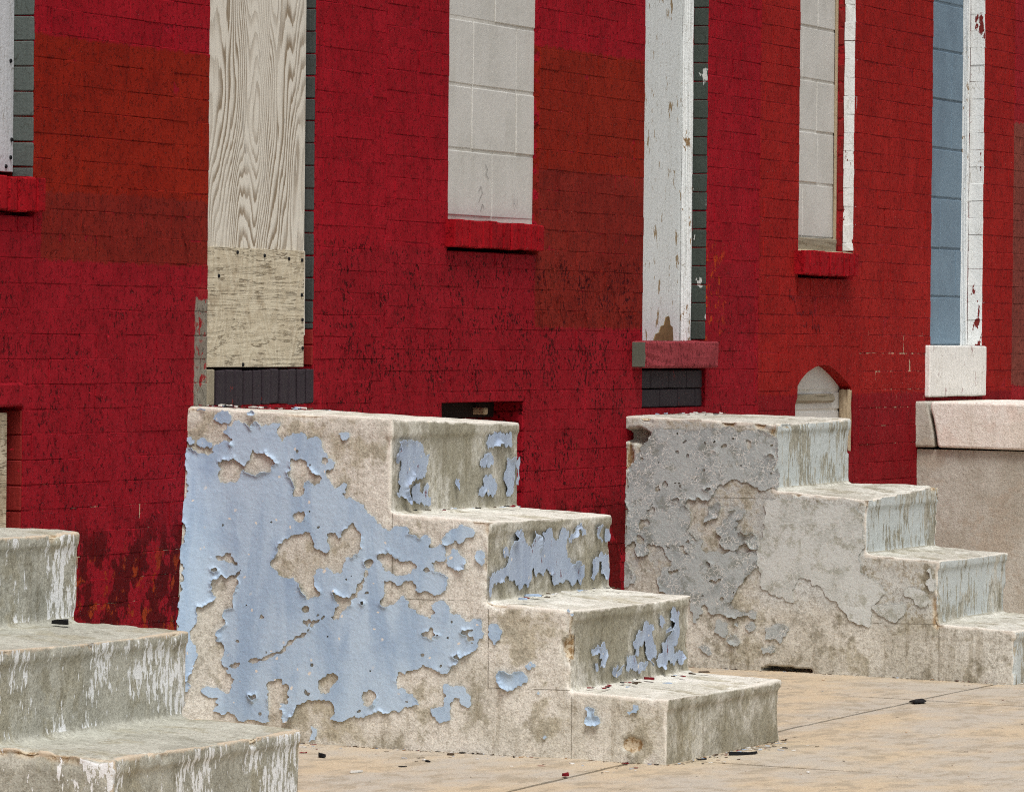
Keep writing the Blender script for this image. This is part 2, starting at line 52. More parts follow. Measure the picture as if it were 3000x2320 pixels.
RISER_3 = [[(15.2262,-0.8415),(15.255,-0.8205),(15.3078,-0.8043),(15.3372,-0.7907),(15.4093,-0.7975),(15.3981,-0.8232),(15.4354,-0.8587),(15.4422,-0.8815),(15.4366,-0.8962),(15.3886,-0.9014),(15.3771,-0.9158),(15.3523,-0.8884),(15.3394,-0.8579),(15.3268,-0.8387),(15.2916,-0.8519),(15.2805,-0.8774),(15.2512,-0.8834),(15.2564,-0.8614)],[(15.1746,-0.8797),(15.2215,-0.8764),(15.2512,-0.8834),(15.2872,-0.9001),(15.3407,-0.899),(15.353,-0.9108),(15.3177,-0.9239),(15.2584,-0.9228),(15.2226,-0.9117),(15.1877,-0.9229),(15.17,-0.9164)],[(15.4836,-0.8534),(15.532,-0.8443),(15.5678,-0.8195),(15.5071,-0.8281),(15.5007,-0.8184),(15.5676,-0.8119),(15.6411,-0.8037),(15.6482,-0.8306),(15.6307,-0.8602),(15.5939,-0.8661),(15.6008,-0.8891),(15.6438,-0.8836),(15.6879,-0.9047),(15.6575,-0.9241),(15.6322,-0.9058),(15.5958,-0.923),(15.5462,-0.9054),(15.5223,-0.9212),(15.4737,-0.9206),(15.4367,-0.9),(15.4966,-0.8803)],[(15.5663,-0.7741),(15.6087,-0.7569),(15.6463,-0.7736),(15.6409,-0.7961),(15.5918,-0.8016),(15.5546,-0.7906),(15.579,-0.7859)],[(15.4631,-0.7848),(15.4933,-0.7804),(15.5182,-0.7985),(15.4823,-0.8138),(15.4638,-0.8036)],[(14.869,-0.8467),(14.9425,-0.8411),(14.9649,-0.8275),(15.0057,-0.8495),(14.9894,-0.878),(14.9672,-0.8988),(14.9386,-0.8974),(14.9551,-0.8763),(14.9321,-0.8715),(14.9202,-0.8528),(14.8752,-0.8633)],[(14.8986,-0.8881),(14.9212,-0.8856),(14.9275,-0.9041),(14.9105,-0.9069)],[(15.0476,-0.9029),(15.0821,-0.8973),(15.0885,-0.916),(15.1169,-0.899),(15.1345,-0.9036),(15.1236,-0.9251),(15.0947,-0.9291),(15.054,-0.9215)]]
GREY_MAIN = [(-0.1458,-0.2784),(-0.1673,-0.2815),(-0.2102,-0.2808),(-0.2638,-0.2767),(-0.4417,-0.2775),(-0.4595,-0.2908),(-0.4951,-0.3073),(-0.5272,-0.3237),(-0.538,-0.3439),(-0.5418,-0.3675),(-0.5389,-0.4285),(-0.5361,-0.4963),(-0.4973,-0.5038),(-0.4689,-0.4976),(-0.4404,-0.4845),(-0.4012,-0.4716),(-0.3586,-0.4792),(-0.3267,-0.4899),(-0.3162,-0.5071),(-0.3057,-0.5243),(-0.2844,-0.5383),(-0.2558,-0.5287),(-0.2273,-0.536),(-0.2132,-0.5567),(-0.2349,-0.5836),(-0.2317,-0.6143),(-0.2213,-0.6417),(-0.2393,-0.655),(-0.268,-0.668),(-0.2788,-0.678),(-0.2718,-0.6883),(-0.2756,-0.7121),(-0.2863,-0.7153),(-0.322,-0.7128),(-0.3576,-0.7171),(-0.3931,-0.7129),(-0.4287,-0.7156),(-0.4677,-0.7181),(-0.4714,-0.7316),(-0.4681,-0.752),(-0.4717,-0.7629),(-0.4424,-0.7856),(-0.4228,-0.8018),(-0.4098,-0.8241),(-0.3936,-0.8498),(-0.3872,-0.8688),(-0.3709,-0.8818),(-0.3942,-0.9065),(-0.4141,-0.9123),(-0.4372,-0.9149),(-0.4502,-0.9051),(-0.4717,-0.9077),(-0.4719,-0.9329),(-0.444,-0.932),(-0.4208,-0.9247),(-0.401,-0.9252),(-0.3945,-0.9349),(-0.3648,-0.9325),(-0.3482,-0.9234),(-0.325,-0.9209),(-0.2985,-0.9152),(-0.2917,-0.8964),(-0.2816,-0.8841),(-0.2751,-0.8969),(-0.282,-0.9156),(-0.2623,-0.9383),(-0.2592,-0.9573),(-0.2476,-0.9544),(-0.2422,-0.9166),(-0.2385,-0.8788),(-0.2184,-0.8603),(-0.1985,-0.8608),(-0.1519,-0.8603),(-0.1252,-0.8499),(-0.1284,-0.8372),(-0.1149,-0.8248),(-0.1131,-0.8058),(-0.1312,-0.7896),(-0.131,-0.7738),(-0.1509,-0.767),(-0.1708,-0.7602),(-0.1673,-0.7445),(-0.1505,-0.7322),(-0.1404,-0.7166),(-0.1369,-0.6976),(-0.1359,-0.6981),(-0.1072,-0.6919),(-0.0856,-0.6889),(-0.075,-0.7028),(-0.086,-0.7231),(-0.0502,-0.7358),(-0.0355,-0.7105),(-0.0407,-0.6933),(-0.028,-0.6799),(-0.0065,-0.694),(0.0024,-0.7045),(0.001,-0.66),(-0.0051,-0.5573),(-0.0076,-0.4547),(-0.0216,-0.4202),(-0.0464,-0.3857),(-0.0783,-0.3442),(-0.103,-0.3028),(-0.1316,-0.2922)]
GREY_HOLES = [[(-0.1336,-0.4832),(-0.1443,-0.4762),(-0.1552,-0.493),(-0.141,-0.5035),(-0.132,-0.4969)],[(-0.0773,-0.5866),(-0.0913,-0.5488),(-0.1059,-0.5724),(-0.0989,-0.593)],[(-0.0524,-0.6127),(-0.0811,-0.607),(-0.0902,-0.6171),(-0.06,-0.6468)],[(-0.1629,-0.5372),(-0.1843,-0.53),(-0.1951,-0.54),(-0.1737,-0.5489)],[(-0.1932,-0.6934),(-0.2111,-0.6965),(-0.2275,-0.72),(-0.2114,-0.7237),(-0.1969,-0.707)],[(-0.2001,-0.3423),(-0.2179,-0.3318),(-0.2181,-0.3454)],[(-0.2146,-0.6828),(-0.2287,-0.6722),(-0.236,-0.6857),(-0.2254,-0.6893)],[(-0.1511,-0.7828),(-0.1776,-0.7759),(-0.1942,-0.7786),(-0.1911,-0.7914),(-0.1645,-0.7952)],[(-0.2818,-0.7514),(-0.2933,-0.7416),(-0.3067,-0.754),(-0.3035,-0.7635)],[(-0.2974,-0.811),(-0.3403,-0.8021),(-0.3536,-0.8097),(-0.3305,-0.8166),(-0.3141,-0.8233)],[(-0.2769,-0.5028),(-0.2947,-0.4956),(-0.3054,-0.5005),(-0.2841,-0.5077)],[(-0.1754,-0.3734),(-0.1862,-0.3715),(-0.1899,-0.3834),(-0.1791,-0.3835)],[(-0.3037,-0.3407),(-0.3179,-0.3371),(-0.3216,-0.3472),(-0.3073,-0.3475)],[(-0.496,-0.3852),(-0.5101,-0.3782),(-0.5279,-0.3915),(-0.5174,-0.4018)],[(-0.3712,-0.3278),(-0.3836,-0.3259),(-0.3855,-0.3344),(-0.373,-0.3328)],[(-0.3111,-0.3712),(-0.3218,-0.3676),(-0.3201,-0.3779)],[(-0.173,-0.4825),(-0.1981,-0.4803),(-0.191,-0.4873)]]
GREY_FLAKES = [[(-0.3317,-0.6293),(-0.3493,-0.6017),(-0.367,-0.598),(-0.365,-0.5776),(-0.3845,-0.5704),(-0.4307,-0.5729),(-0.4203,-0.5935),(-0.3919,-0.6009),(-0.4063,-0.6142),(-0.3851,-0.6248),(-0.3924,-0.645),(-0.4067,-0.6481),(-0.4101,-0.6379),(-0.4421,-0.6474),(-0.4673,-0.674),(-0.4711,-0.7011),(-0.4391,-0.6916),(-0.4212,-0.6818),(-0.4036,-0.6923),(-0.3753,-0.7065),(-0.3503,-0.7003),(-0.3359,-0.6836),(-0.3428,-0.6664),(-0.3284,-0.6531)],[(-0.2851,-0.5962),(-0.2953,-0.5586),(-0.3308,-0.5409),(-0.3382,-0.5679),(-0.3313,-0.5885),(-0.3065,-0.6026),(-0.2818,-0.6269),(-0.2781,-0.6133)],[(-0.3219,-0.9367),(-0.3417,-0.9346),(-0.3518,-0.9486),(-0.3684,-0.9545),(-0.3686,-0.9765),(-0.3623,-1.0019),(-0.3423,-0.993),(-0.319,-0.9778),(-0.3254,-0.9556)],[(-0.3687,-0.9892),(-0.4016,-0.9788),(-0.4052,-1.0008),(-0.4151,-1.01),(-0.4087,-1.0228),(-0.379,-1.0236),(-0.3624,-1.0114),(-0.3853,-0.995)],[(-0.2634,-1.033),(-0.2832,-1.0293),(-0.3031,-1.0383),(-0.3149,-1.0506),(-0.3001,-1.062),(-0.2801,-1.0515)],[(-0.3946,-0.9443),(-0.4112,-0.9533),(-0.4048,-0.9661),(-0.3931,-0.957)],[(-0.431,-0.956),(-0.4572,-0.9427),(-0.4624,-0.9678),(-0.4543,-0.9759),(-0.4312,-0.9686)],[(-0.497,-0.9669),(-0.5297,-0.9566),(-0.5625,-0.9494),(-0.584,-0.9677),(-0.5727,-0.99),(-0.5566,-1.0125),(-0.5269,-1.0007),(-0.5007,-1.0077),(-0.5037,-0.9824)],[(-0.4878,-1.0269),(-0.5239,-1.0228),(-0.5355,-1.0351),(-0.5044,-1.0453),(-0.4913,-1.0489)],[(-0.0336,-0.7062),(-0.0736,-0.699),(-0.0855,-0.7178),(-0.0673,-0.7324),(-0.0473,-0.7344)],[(0.0059,-0.7578),(-0.0142,-0.7606),(-0.0244,-0.7794),(-0.0413,-0.8043),(-0.0383,-0.8266),(-0.015,-0.8367),(0.005,-0.8403)]]
GREY_THIN = [[(-0.5103,-0.5287),(-0.5443,-0.5281),(-0.5613,-0.5332),(-0.6743,-0.5419),(-0.7475,-0.5513),(-0.8092,-0.5501),(-0.8376,-0.5819),(-0.8326,-0.636),(-0.836,-0.6898),(-0.8223,-0.7225),(-0.8397,-0.7761),(-0.8735,-0.7968),(-0.9017,-0.8124),(-0.9299,-0.8386),(-0.9021,-0.8501),(-0.8688,-0.8778),(-0.8585,-0.9536),(-0.8248,-0.9437),(-0.7795,-0.9071),(-0.7341,-0.865),(-0.6943,-0.8281),(-0.6602,-0.7964),(-0.6206,-0.792),(-0.5928,-0.8305),(-0.6046,-0.8736),(-0.5536,-0.8586),(-0.5082,-0.8488),(-0.4853,-0.8331),(-0.4725,-0.6977),(-0.494,-0.5887)],[(-0.8688,-0.8725),(-0.9302,-0.8655),(-0.986,-0.8695),(-0.9809,-0.9073),(-0.9477,-0.9351),(-0.9028,-0.9147)],[(-1.0572,-0.7603),(-1.0736,-0.7438),(-1.0908,-0.7917),(-1.0856,-0.8241),(-1.0577,-0.8086)],[(-0.9744,-0.8268),(-1.0133,-0.8151),(-1.0524,-0.8303),(-1.0585,-0.8785),(-1.025,-0.874),(-0.9969,-0.8478)]]
ARCH = [(20.549,-0.2715),(20.533,-0.2394),(20.5616,-0.2097),(20.5645,-0.1669),(20.6114,-0.1435),(20.6853,-0.118),(20.7903,-0.0979),(20.8585,-0.0911),(20.912,-0.0894),(20.9736,-0.093),(21.0436,-0.1044),(21.1618,-0.1367),(21.2702,-0.1745),(21.2988,-0.2187),(21.3058,-0.2784)]


# ------------------------------------------------------------------ node helpers
def lin(r, g, b):
    f = lambda c: (c / 12.92 if c <= 0.04045 else ((c + 0.055) / 1.055) ** 2.4)
    return (f(r / 255), f(g / 255), f(b / 255), 1.0)

class NT:
    def __init__(s, name, rough=0.85, spec=0.25):
        s.m = bpy.data.materials.new(name); s.m.use_nodes = True
        s.t = s.m.node_tree; s.t.nodes.clear()
        s.out = s.t.nodes.new('ShaderNodeOutputMaterial')
        s.p = s.t.nodes.new('ShaderNodeBsdfPrincipled')
        s.p.inputs['Roughness'].default_value = rough
        s.p.inputs['Specular IOR Level'].default_value = spec
        s.t.links.new(s.p.outputs[0], s.out.inputs['Surface'])
        g = s.t.nodes.new('ShaderNodeNewGeometry')
        s.pos, s.nor = g.outputs['Position'], g.outputs['Normal']
        s.bh = None; s._w = None
        x = s.t.nodes.new('ShaderNodeSeparateXYZ'); s.t.links.new(s.pos, x.inputs[0])
        s.x, s.y, s.z = x.outputs
        x = s.t.nodes.new('ShaderNodeSeparateXYZ'); s.t.links.new(s.nor, x.inputs[0])
        s.nx, s.ny, s.nz = x.outputs
    def set(s, sock, v):
        if isinstance(v, bpy.types.NodeSocket): s.t.links.new(v, sock)
        elif v is not None: sock.default_value = v
    def m_(s, op, a, b=None, c=None, clamp=False):
        n = s.t.nodes.new('ShaderNodeMath'); n.operation = op; n.use_clamp = clamp
        s.set(n.inputs[0], a); s.set(n.inputs[1], b)
        if c is not None: s.set(n.inputs[2], c)
        return n.outputs[0]
    def vec(s, sx=1, sy=1, sz=1, off=(0, 0, 0), src=None):
        n = s.t.nodes.new('ShaderNodeVectorMath'); n.operation = 'MULTIPLY_ADD'
        s.t.links.new(src or s.pos, n.inputs[0]); n.inputs[1].default_value = (sx, sy, sz); n.inputs[2].default_value = off
        return n.outputs[0]
    def warp(s, v, scale, amp, detail=0):
        n = s.t.nodes.new('ShaderNodeTexNoise'); n.inputs['Scale'].default_value = scale; n.inputs['Detail'].default_value = detail
        s.t.links.new(v, n.inputs['Vector'])
        a = s.t.nodes.new('ShaderNodeVectorMath'); a.operation = 'MULTIPLY_ADD'
        s.t.links.new(n.outputs['Fac'], a.inputs[0]); a.inputs[1].default_value = (amp * 1.4, -amp * 1.2, amp * 1.3)
        s.t.links.new(v, a.inputs[2])
        return a.outputs[0]
    def noise(s, scale, detail=4, rough=0.55, v=None, dist=0.0):
        n = s.t.nodes.new('ShaderNodeTexNoise'); n.inputs['Scale'].default_value = scale
        n.inputs['Detail'].default_value = detail; n.inputs['Roughness'].default_value = rough; n.inputs['Distortion'].default_value = dist
        s.t.links.new(v or s.pos, n.inputs['Vector'])
        return n.outputs['Fac']
    def voro(s, scale, feature='F1', v=None, rand=1.0, out=0):
        n = s.t.nodes.new('ShaderNodeTexVoronoi'); n.feature = feature; n.inputs['Scale'].default_value = scale; n.inputs['Randomness'].default_value = rand
        s.t.links.new(v or s.pos, n.inputs['Vector'])
        return n.outputs[out]
    def ramp(s, f, a, b, lo=0.0, hi=1.0):
        n = s.t.nodes.new('ShaderNodeMapRange'); n.interpolation_type = 'SMOOTHSTEP'; n.clamp = True
        s.set(n.inputs[0], f); s.set(n.inputs[1], a); s.set(n.inputs[2], b); s.set(n.inputs[3], lo); s.set(n.inputs[4], hi)
        return n.outputs[0]
    def mix(s, f, a, b, mode='MIX'):
        n = s.t.nodes.new('ShaderNodeMix'); n.data_type = 'RGBA'; n.blend_type = mode
        s.set(n.inputs['Factor'], f); s.set(n.inputs[6], a); s.set(n.inputs[7], b)
        return n.outputs[2]
    def mul(s, *a):
        r = a[0]
        for q in a[1:]: r = s.m_('MULTIPLY', r, q)
        return r
    def inv(s, a): return s.m_('SUBTRACT', 1.0, a)
    def attr(s, name):
        n = s.t.nodes.new('ShaderNodeAttribute'); n.attribute_name = name
        return n.outputs['Fac']
    def objrand(s):
        n = s.t.nodes.new('ShaderNodeObjectInfo'); return n.outputs['Random']
    def box(s, x0, x1, z0, z1, wob=0.006, soft=0.002, ax=None):
        a = ax or s.x
        if s._w is None: s._w = s.noise(26, 2)
        wx = s.m_('MULTIPLY_ADD', s._w, wob * 2, -wob)
        x = s.m_('ADD', a, wx); z = s.m_('ADD', s.z, wx)
        return s.mul(s.ramp(x, x0 - soft, x0 + soft), s.ramp(x, x1 + soft, x1 - soft), s.ramp(z, z0 - soft, z0 + soft), s.ramp(z, z1 + soft, z1 - soft))
    def bump(s, h, dist=0.002, strength=1.0):
        n = s.t.nodes.new('ShaderNodeBump'); n.inputs['Strength'].default_value = strength; n.inputs['Distance'].default_value = dist
        s.t.links.new(h, n.inputs['Height'])
        if s.bh: s.t.links.new(s.bh, n.inputs['Normal'])
        s.bh = n.outputs[0]
    def done(s, col, rough=None):
        s.set(s.p.inputs['Base Color'], col)
        if rough is not None: s.set(s.p.inputs['Roughness'], rough)
        if s.bh: s.t.links.new(s.bh, s.p.inputs['Normal'])
        return s.m

# ------------------------------------------------------------------ materials
def wall_paint(name, base, zones=(), flake=(), bare=(), joints=False, mortar=()):
    n = NT(name, 0.75, 0.06)
    big, mid, fine = n.noise(2.2, 3, 0.6), n.noise(14, 3, 0.6), n.noise(150, 1)
    streak = n.noise(5, 2, v=n.vec(9, 9, 0.7))
    col = base
    for (x0, x1, z0, z1, c) in zones:
        zm = n.box(x0, x1, z0, z1, 0.018, 0.004)
        if joints and x1 - x0 < 2: zm = n.mul(zm, n.ramp(n.noise(16, 2), 0.42, 0.48))
        col = n.mix(zm, col, c)
    col = n.mix(n.ramp(mid, 0.42, 0.66, 0, 0.5), col, n.mix(1.0, col, (0.66, 0.6, 0.6, 1), 'MULTIPLY'))
    col = n.mix(n.ramp(big, 0.4, 0.65, 0, 0.55), col, n.mix(1.0, col, (1.22, 1.5, 1.4, 1), 'MULTIPLY'))
    col = n.mix(n.ramp(streak, 0.5, 0.7, 0, 0.45), col, n.mix(1.0, col, (0.74, 0.7, 0.7, 1), 'MULTIPLY'))
    if not joints:
        r = n.objrand(); col = n.mix(n.ramp(r, 0.0, 1.0, 0, 0.3), col, n.mix(1.0, col, (0.74, 0.7, 0.68, 1), 'MULTIPLY'))
    else:                                                        # broken dark line where paint has cracked along a joint
        dj = n.mul(n.ramp(n.noise(21, 4, 0.7), 0.56, 0.64), 0.55)
        col = n.mix(dj, col, lin(64, 12, 16))
    F = None
    for (x0, x1, z0, z1, k) in flake:
        q = n.m_('MULTIPLY', n.box(x0, x1, z0, z1, 0.03, 0.03), k)
        F = q if F is None else n.m_('MAXIMUM', F, q)
    F = 0.0 if F is None else n.mul(F, n.ramp(n.noise(6.5, 3, 0.6), 0.42, 0.57, 0.2, 1.08))
    chipn = n.noise(58, 4, 0.66, v=n.vec(1, 1, 0.85))
    thr = n.m_('MULTIPLY_ADD', F, -0.165, 0.725)
    lift = n.m_('SUBTRACT', chipn, thr)
    chip = n.ramp(lift, 0.0, 0.012)
    rim = n.mul(n.ramp(lift, -0.028, -0.006), n.inv(chip), F)         # light caught by each flake's rim, put into the colour as a paler band
    d = n.voro(40, 'DISTANCE_TO_EDGE', v=n.warp(n.vec(1, 1, 0.8), 22, 0.05))
    crack = n.mul(n.ramp(d, 0.05, 0.01), n.ramp(n.noise(12, 3, 0.65), 0.47, 0.56), n.m_('MULTIPLY_ADD', F, 0.95, 0.08))
    cc = n.mix(n.ramp(big, 0.58, 0.62), lin(80, 13, 17), lin(116, 36, 24))
    col = n.mix(n.m_('MULTIPLY', rim, 0.45), col, n.mix(1.0, col, (1.35, 1.9, 1.7, 1), 'MULTIPLY'))
    col = n.mix(crack, col, lin(70, 10, 14))
    col = n.mix(chip, col, cc)
    for (x0, x1, z0, z1, c, k, sc) in bare:                      # older coats showing through
        b = n.mul(n.box(x0, x1, z0, z1, 0.05, 0.06), n.ramp(n.noise(sc, 4, 0.62, v=n.vec(1, 1, 0.95)), 0.56 - 0.22 * k, 0.60 - 0.22 * k))
        col = n.mix(b, col, c)
    for (x0, x1, z0, z1, k) in mortar:                           # mortar showing where the paint has dropped out of the joints
        b = n.mul(n.box(x0, x1, z0, z1, 0.03, 0.05), n.ramp(n.noise(15, 4, 0.7, v=n.vec(1, 1, 0.5)), 0.55, 0.58), k)
        col = n.mix(b, col, lin(196, 180, 150))
    h = n.m_('MULTIPLY_ADD', n.ramp(chipn, 0.54, 0.66), -1.6, n.m_('MULTIPLY', fine, 0.4))
    h = n.m_('ADD', h, n.m_('MULTIPLY', mid, 1.2))
    n.bump(h, 0.0024, 1.0)
    return n.done(col)

CRIM, MAG, BRN1, BRN2 = lin(155, 20, 33), lin(148, 22, 34), lin(142, 32, 17), lin(128, 34, 26)
H3RED, GREYJ = lin(156, 31, 28), lin(140, 128, 118)
z_h1 = [(11.0, 17.7, -2.0, 0.255, MAG), (13.64, 14.862, 0.36, 0.774, BRN1), (13.72, 14.862, 0.19, 0.37, BRN2), (14.755, 14.87, -0.21, 0.10, GREYJ)]
f_h1 = [(11, 14.7, -0.9, 0.14, 0.72), (15.7, 16.3, -0.3, 0.30, 0.95)]
bare_h1 = [(13.7, 14.80, -1.2, -0.52, lin(88, 13, 15), 0.40, 7), (13.8, 14.75, -1.0, -0.60, lin(150, 56, 24), -0.04, 15), (14.755, 14.87, -0.2, 0.16, lin(150, 40, 42), 0.05, 22)]
z_h2 = [(16.0, 20.0, -2.0, 0.275, MAG), (17.60, 18.82, 0.035, 0.945, BRN2), (17.60, 18.82, 0.55, 0.945, lin(138, 33, 19))]
f_h2 = [(16.1, 17.62, -0.3, 0.27, 0.95), (17.55, 18.85, -0.05, 0.27, 1.15), (17.4, 18.7, -0.9, 0.05, 1.05), (19.4, 20.1, -0.3, 0.2, 0.7)]
bare_h2 = [(19.40, 19.62, 0.0, 0.32, lin(180, 70, 24), 0.0, 20), (17.4, 18.6, -1.0, -0.55, lin(96, 14, 16), 0.5, 6)]
MAT_H1 = wall_paint('crimson_house_paint', CRIM, z_h1, f_h1, bare_h1)
MAT_H1J = wall_paint('crimson_joint_paint', lin(156, 22, 38), z_h1, f_h1, bare_h1, joints=True, mortar=[(13.7, 14.8, -1.0, -0.42, 0.85)])
MAT_H2 = wall_paint('crimson_flaking_paint', CRIM, z_h2, f_h2, bare_h2)
MAT_H2J = wall_paint('crimson_flaking_joint_paint', lin(156, 22, 38), z_h2, f_h2, bare_h2, joints=True)
f_h3 = [(21.35, 22.4, -0.7, 0.05, 0.35)]
MAT_H3 = wall_paint('brick_red_paint', H3RED, [(20.0, 24.0, -2.0, -0.20, lin(138, 22, 30))], f_h3)
MAT_H3J = wall_paint('brick_red_joint_paint', lin(156, 34, 38), [(20.0, 24.0, -2.0, -0.20, lin(138, 22, 30))], f_h3, joints=True, mortar=[(21.36, 22.38, -0.42, 0.02, 0.9)])
MAT_H4 = wall_paint('brown_house_paint', lin(158, 32, 40), [(23.0, 30.0, -0.18, 0.93, lin(132, 64, 56))], [(23, 28, -0.2, 0.3, 0.6)])
MAT_SILL = wall_paint('sill_red_paint', lin(158, 18, 28), (), [(10, 30, -2, 3, 0.35)])
MAT_SILLJ = wall_paint('sill_joint_red', lin(70, 10, 15), (), (), joints=True)

def concrete(name, light, base, dark, lines=(), streak=None, wear=None, warm=None, k=1.0, riser=None, chalk=0.6, wash=()):
    n = NT(name, 0.93, 0.06)
    big, mid, fine, grit = n.noise(3.4, 5, 0.66), n.noise(11, 5, 0.74), n.noise(60, 3, 0.75), n.noise(190, 1, 0.7)
    col = n.mix(n.ramp(big, 0.42, 0.58), base, light)
    if warm: col = n.mix(n.ramp(n.noise(5.5, 4, 0.7), 0.52, 0.62, 0, 0.75), col, warm)
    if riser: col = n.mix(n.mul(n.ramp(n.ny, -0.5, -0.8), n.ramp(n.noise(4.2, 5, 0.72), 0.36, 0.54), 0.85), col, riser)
    col = n.mix(n.ramp(mid, 0.53, 0.63, 0, 0.6 * k), col, dark)
    drip = n.mul(n.ramp(n.noise(4.5, 4, 0.65, v=n.vec(6, 6, 0.55)), 0.53, 0.66), n.ramp(n.nz, 0.6, 0.3), 0.55 * k)
    col = n.mix(drip, col, n.mix(1.0, col, (0.62, 0.58, 0.51, 1), 'MULTIPLY'))
    for (y0, y1, z0, z1, c, kk, th) in wash:                         # thin worn coat of paint on the side
        wz = n.mul(n.box(y0, y1, z0, z1, 0.05, 0.05, ax=n.y), n.ramp(n.nx, -0.5, -0.8), n.ramp(n.m_('MULTIPLY_ADD', mid, 0.6, n.m_('MULTIPLY', fine, 0.4)), th + 0.06, th), kk)
        col = n.mix(wz, col, c)
    if chalk:
        ck = n.mul(n.ramp(n.noise(7, 5, 0.7, v=n.vec(0.5, 1.6, 1)), 0.52, 0.62), n.ramp(n.nz, 0.5, 0.8), chalk)
        col = n.mix(ck, col, n.mix(1.0, light, (1.14, 1.16, 1.18, 1), 'MULTIPLY'))
    col = n.mix(n.ramp(fine, 0.53, 0.62, 0, 0.5 * k), col, n.mix(1.0, col, (0.5, 0.47, 0.42, 1), 'MULTIPLY'))
    col = n.mix(n.ramp(fine, 0.46, 0.38, 0, 0.5 * k), col, n.mix(1.0, col, (1.3, 1.3, 1.28, 1), 'MULTIPLY'))
    col = n.mix(n.ramp(grit, 0.57, 0.64, 0, 0.55), col, n.mix(1.0, col, (1.3, 1.29, 1.27, 1), 'MULTIPLY'))
    col = n.mix(n.ramp(grit, 0.43, 0.36, 0, 0.45), col, n.mix(1.0, col, (0.55, 0.52, 0.48, 1), 'MULTIPLY'))
    e = n.attr('edge')
    wm = n.ramp(n.m_('MULTIPLY_ADD', mid, 1.6, e), 1.40, 1.7, 0, 0.8)
    col = n.mix(wm, col, wear or n.mix(1.0, light, (1.2, 1.2, 1.2, 1), 'MULTIPLY'))
    ch = n.attr('chip')
    col = n.mix(n.ramp(ch, 0.2, 0.7), col, n.mix(n.ramp(fine, 0.45, 0.55), lin(206, 192, 166), lin(158, 132, 98)))
    h = n.m_('ADD', n.m_('MULTIPLY', fine, 1.5), n.m_('MULTIPLY', grit, 0.4))
    if streak:
        up = n.ramp(n.nz, 0.5, 0.3)
        for (vx, vy, sc, thr, gate, gthr, zz, c, only) in streak:
            s = n.noise(sc, 4, 0.68, v=n.vec(vx, vy, zz))
            g = n.ramp(n.noise(gate, 3), gthr, gthr + 0.16)
            s = n.mul(n.ramp(n.m_('MULTIPLY_ADD', g, 0.16, s), thr, thr + 0.02), up)
            if only: s = n.mul(s, n.ramp(n.ny, -0.5, -0.75))
            col = n.mix(s, col, c)
    wv = n.m_('MULTIPLY_ADD', fine, 0.004, -0.002) if lines else None
    gp = n.ramp(mid, 0.35, 0.5) if lines else None
    for (ax, v, u0, u1) in lines:
        a, b = (n.z, n.y) if ax == 'z' else (n.y, n.z)
        q = n.ramp(n.m_('ABSOLUTE', n.m_('ADD', n.m_('SUBTRACT', a, v), wv)), 0.0022, 0.0008)
        q = n.mul(q, n.ramp(b, u0 - 0.003, u0), n.ramp(b, u1 + 0.003, u1), n.ramp(n.nx, -0.5, -0.8), gp)
        col = n.mix(n.m_('MULTIPLY', q, 0.7), col, n.mix(1.0, dark, (0.5, 0.46, 0.42, 1), 'MULTIPLY'))
    n.bump(h, 0.0017, 1.0)
    return n.done(col)

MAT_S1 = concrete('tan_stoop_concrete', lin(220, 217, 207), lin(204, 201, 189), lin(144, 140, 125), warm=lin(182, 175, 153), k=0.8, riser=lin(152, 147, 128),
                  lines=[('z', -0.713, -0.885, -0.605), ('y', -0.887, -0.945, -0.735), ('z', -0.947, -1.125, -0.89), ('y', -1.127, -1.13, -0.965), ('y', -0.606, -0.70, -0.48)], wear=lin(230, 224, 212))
WHITE_OLD = lin(234, 236, 236)
MAT_S0 = concrete('grey_stoop_concrete', lin(184, 183, 171), lin(166, 165, 153), lin(138, 136, 123), warm=lin(166, 161, 141), wear=lin(206, 188, 164), chalk=0.45, k=0.75,
                  streak=[(2.2, 2.2, 30, 0.645, 4.5, 0.43, 0.75, WHITE_OLD, False)])
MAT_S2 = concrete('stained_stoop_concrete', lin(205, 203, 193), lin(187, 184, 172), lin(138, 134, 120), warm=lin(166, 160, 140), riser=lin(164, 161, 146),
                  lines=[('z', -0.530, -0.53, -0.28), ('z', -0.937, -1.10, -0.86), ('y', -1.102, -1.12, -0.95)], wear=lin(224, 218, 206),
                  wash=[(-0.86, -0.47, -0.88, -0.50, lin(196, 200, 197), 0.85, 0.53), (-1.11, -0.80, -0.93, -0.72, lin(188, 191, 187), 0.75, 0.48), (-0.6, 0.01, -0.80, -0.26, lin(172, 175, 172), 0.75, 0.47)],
                  streak=[(2.6, 0.02, 26, 0.57, 3.6, 0.38, 0.55, lin(200, 206, 204), True)])
MAT_S3 = concrete('beige_stucco', lin(190, 187, 176), lin(176, 171, 158), lin(156, 149, 134), warm=lin(180, 170, 154), k=0.4, chalk=0)
MAT_MARBLE = concrete('stained_marble', lin(236, 231, 222), lin(228, 221, 209), lin(206, 199, 188), wear=lin(214, 178, 168), warm=lin(232, 218, 206), k=0.45, chalk=0)

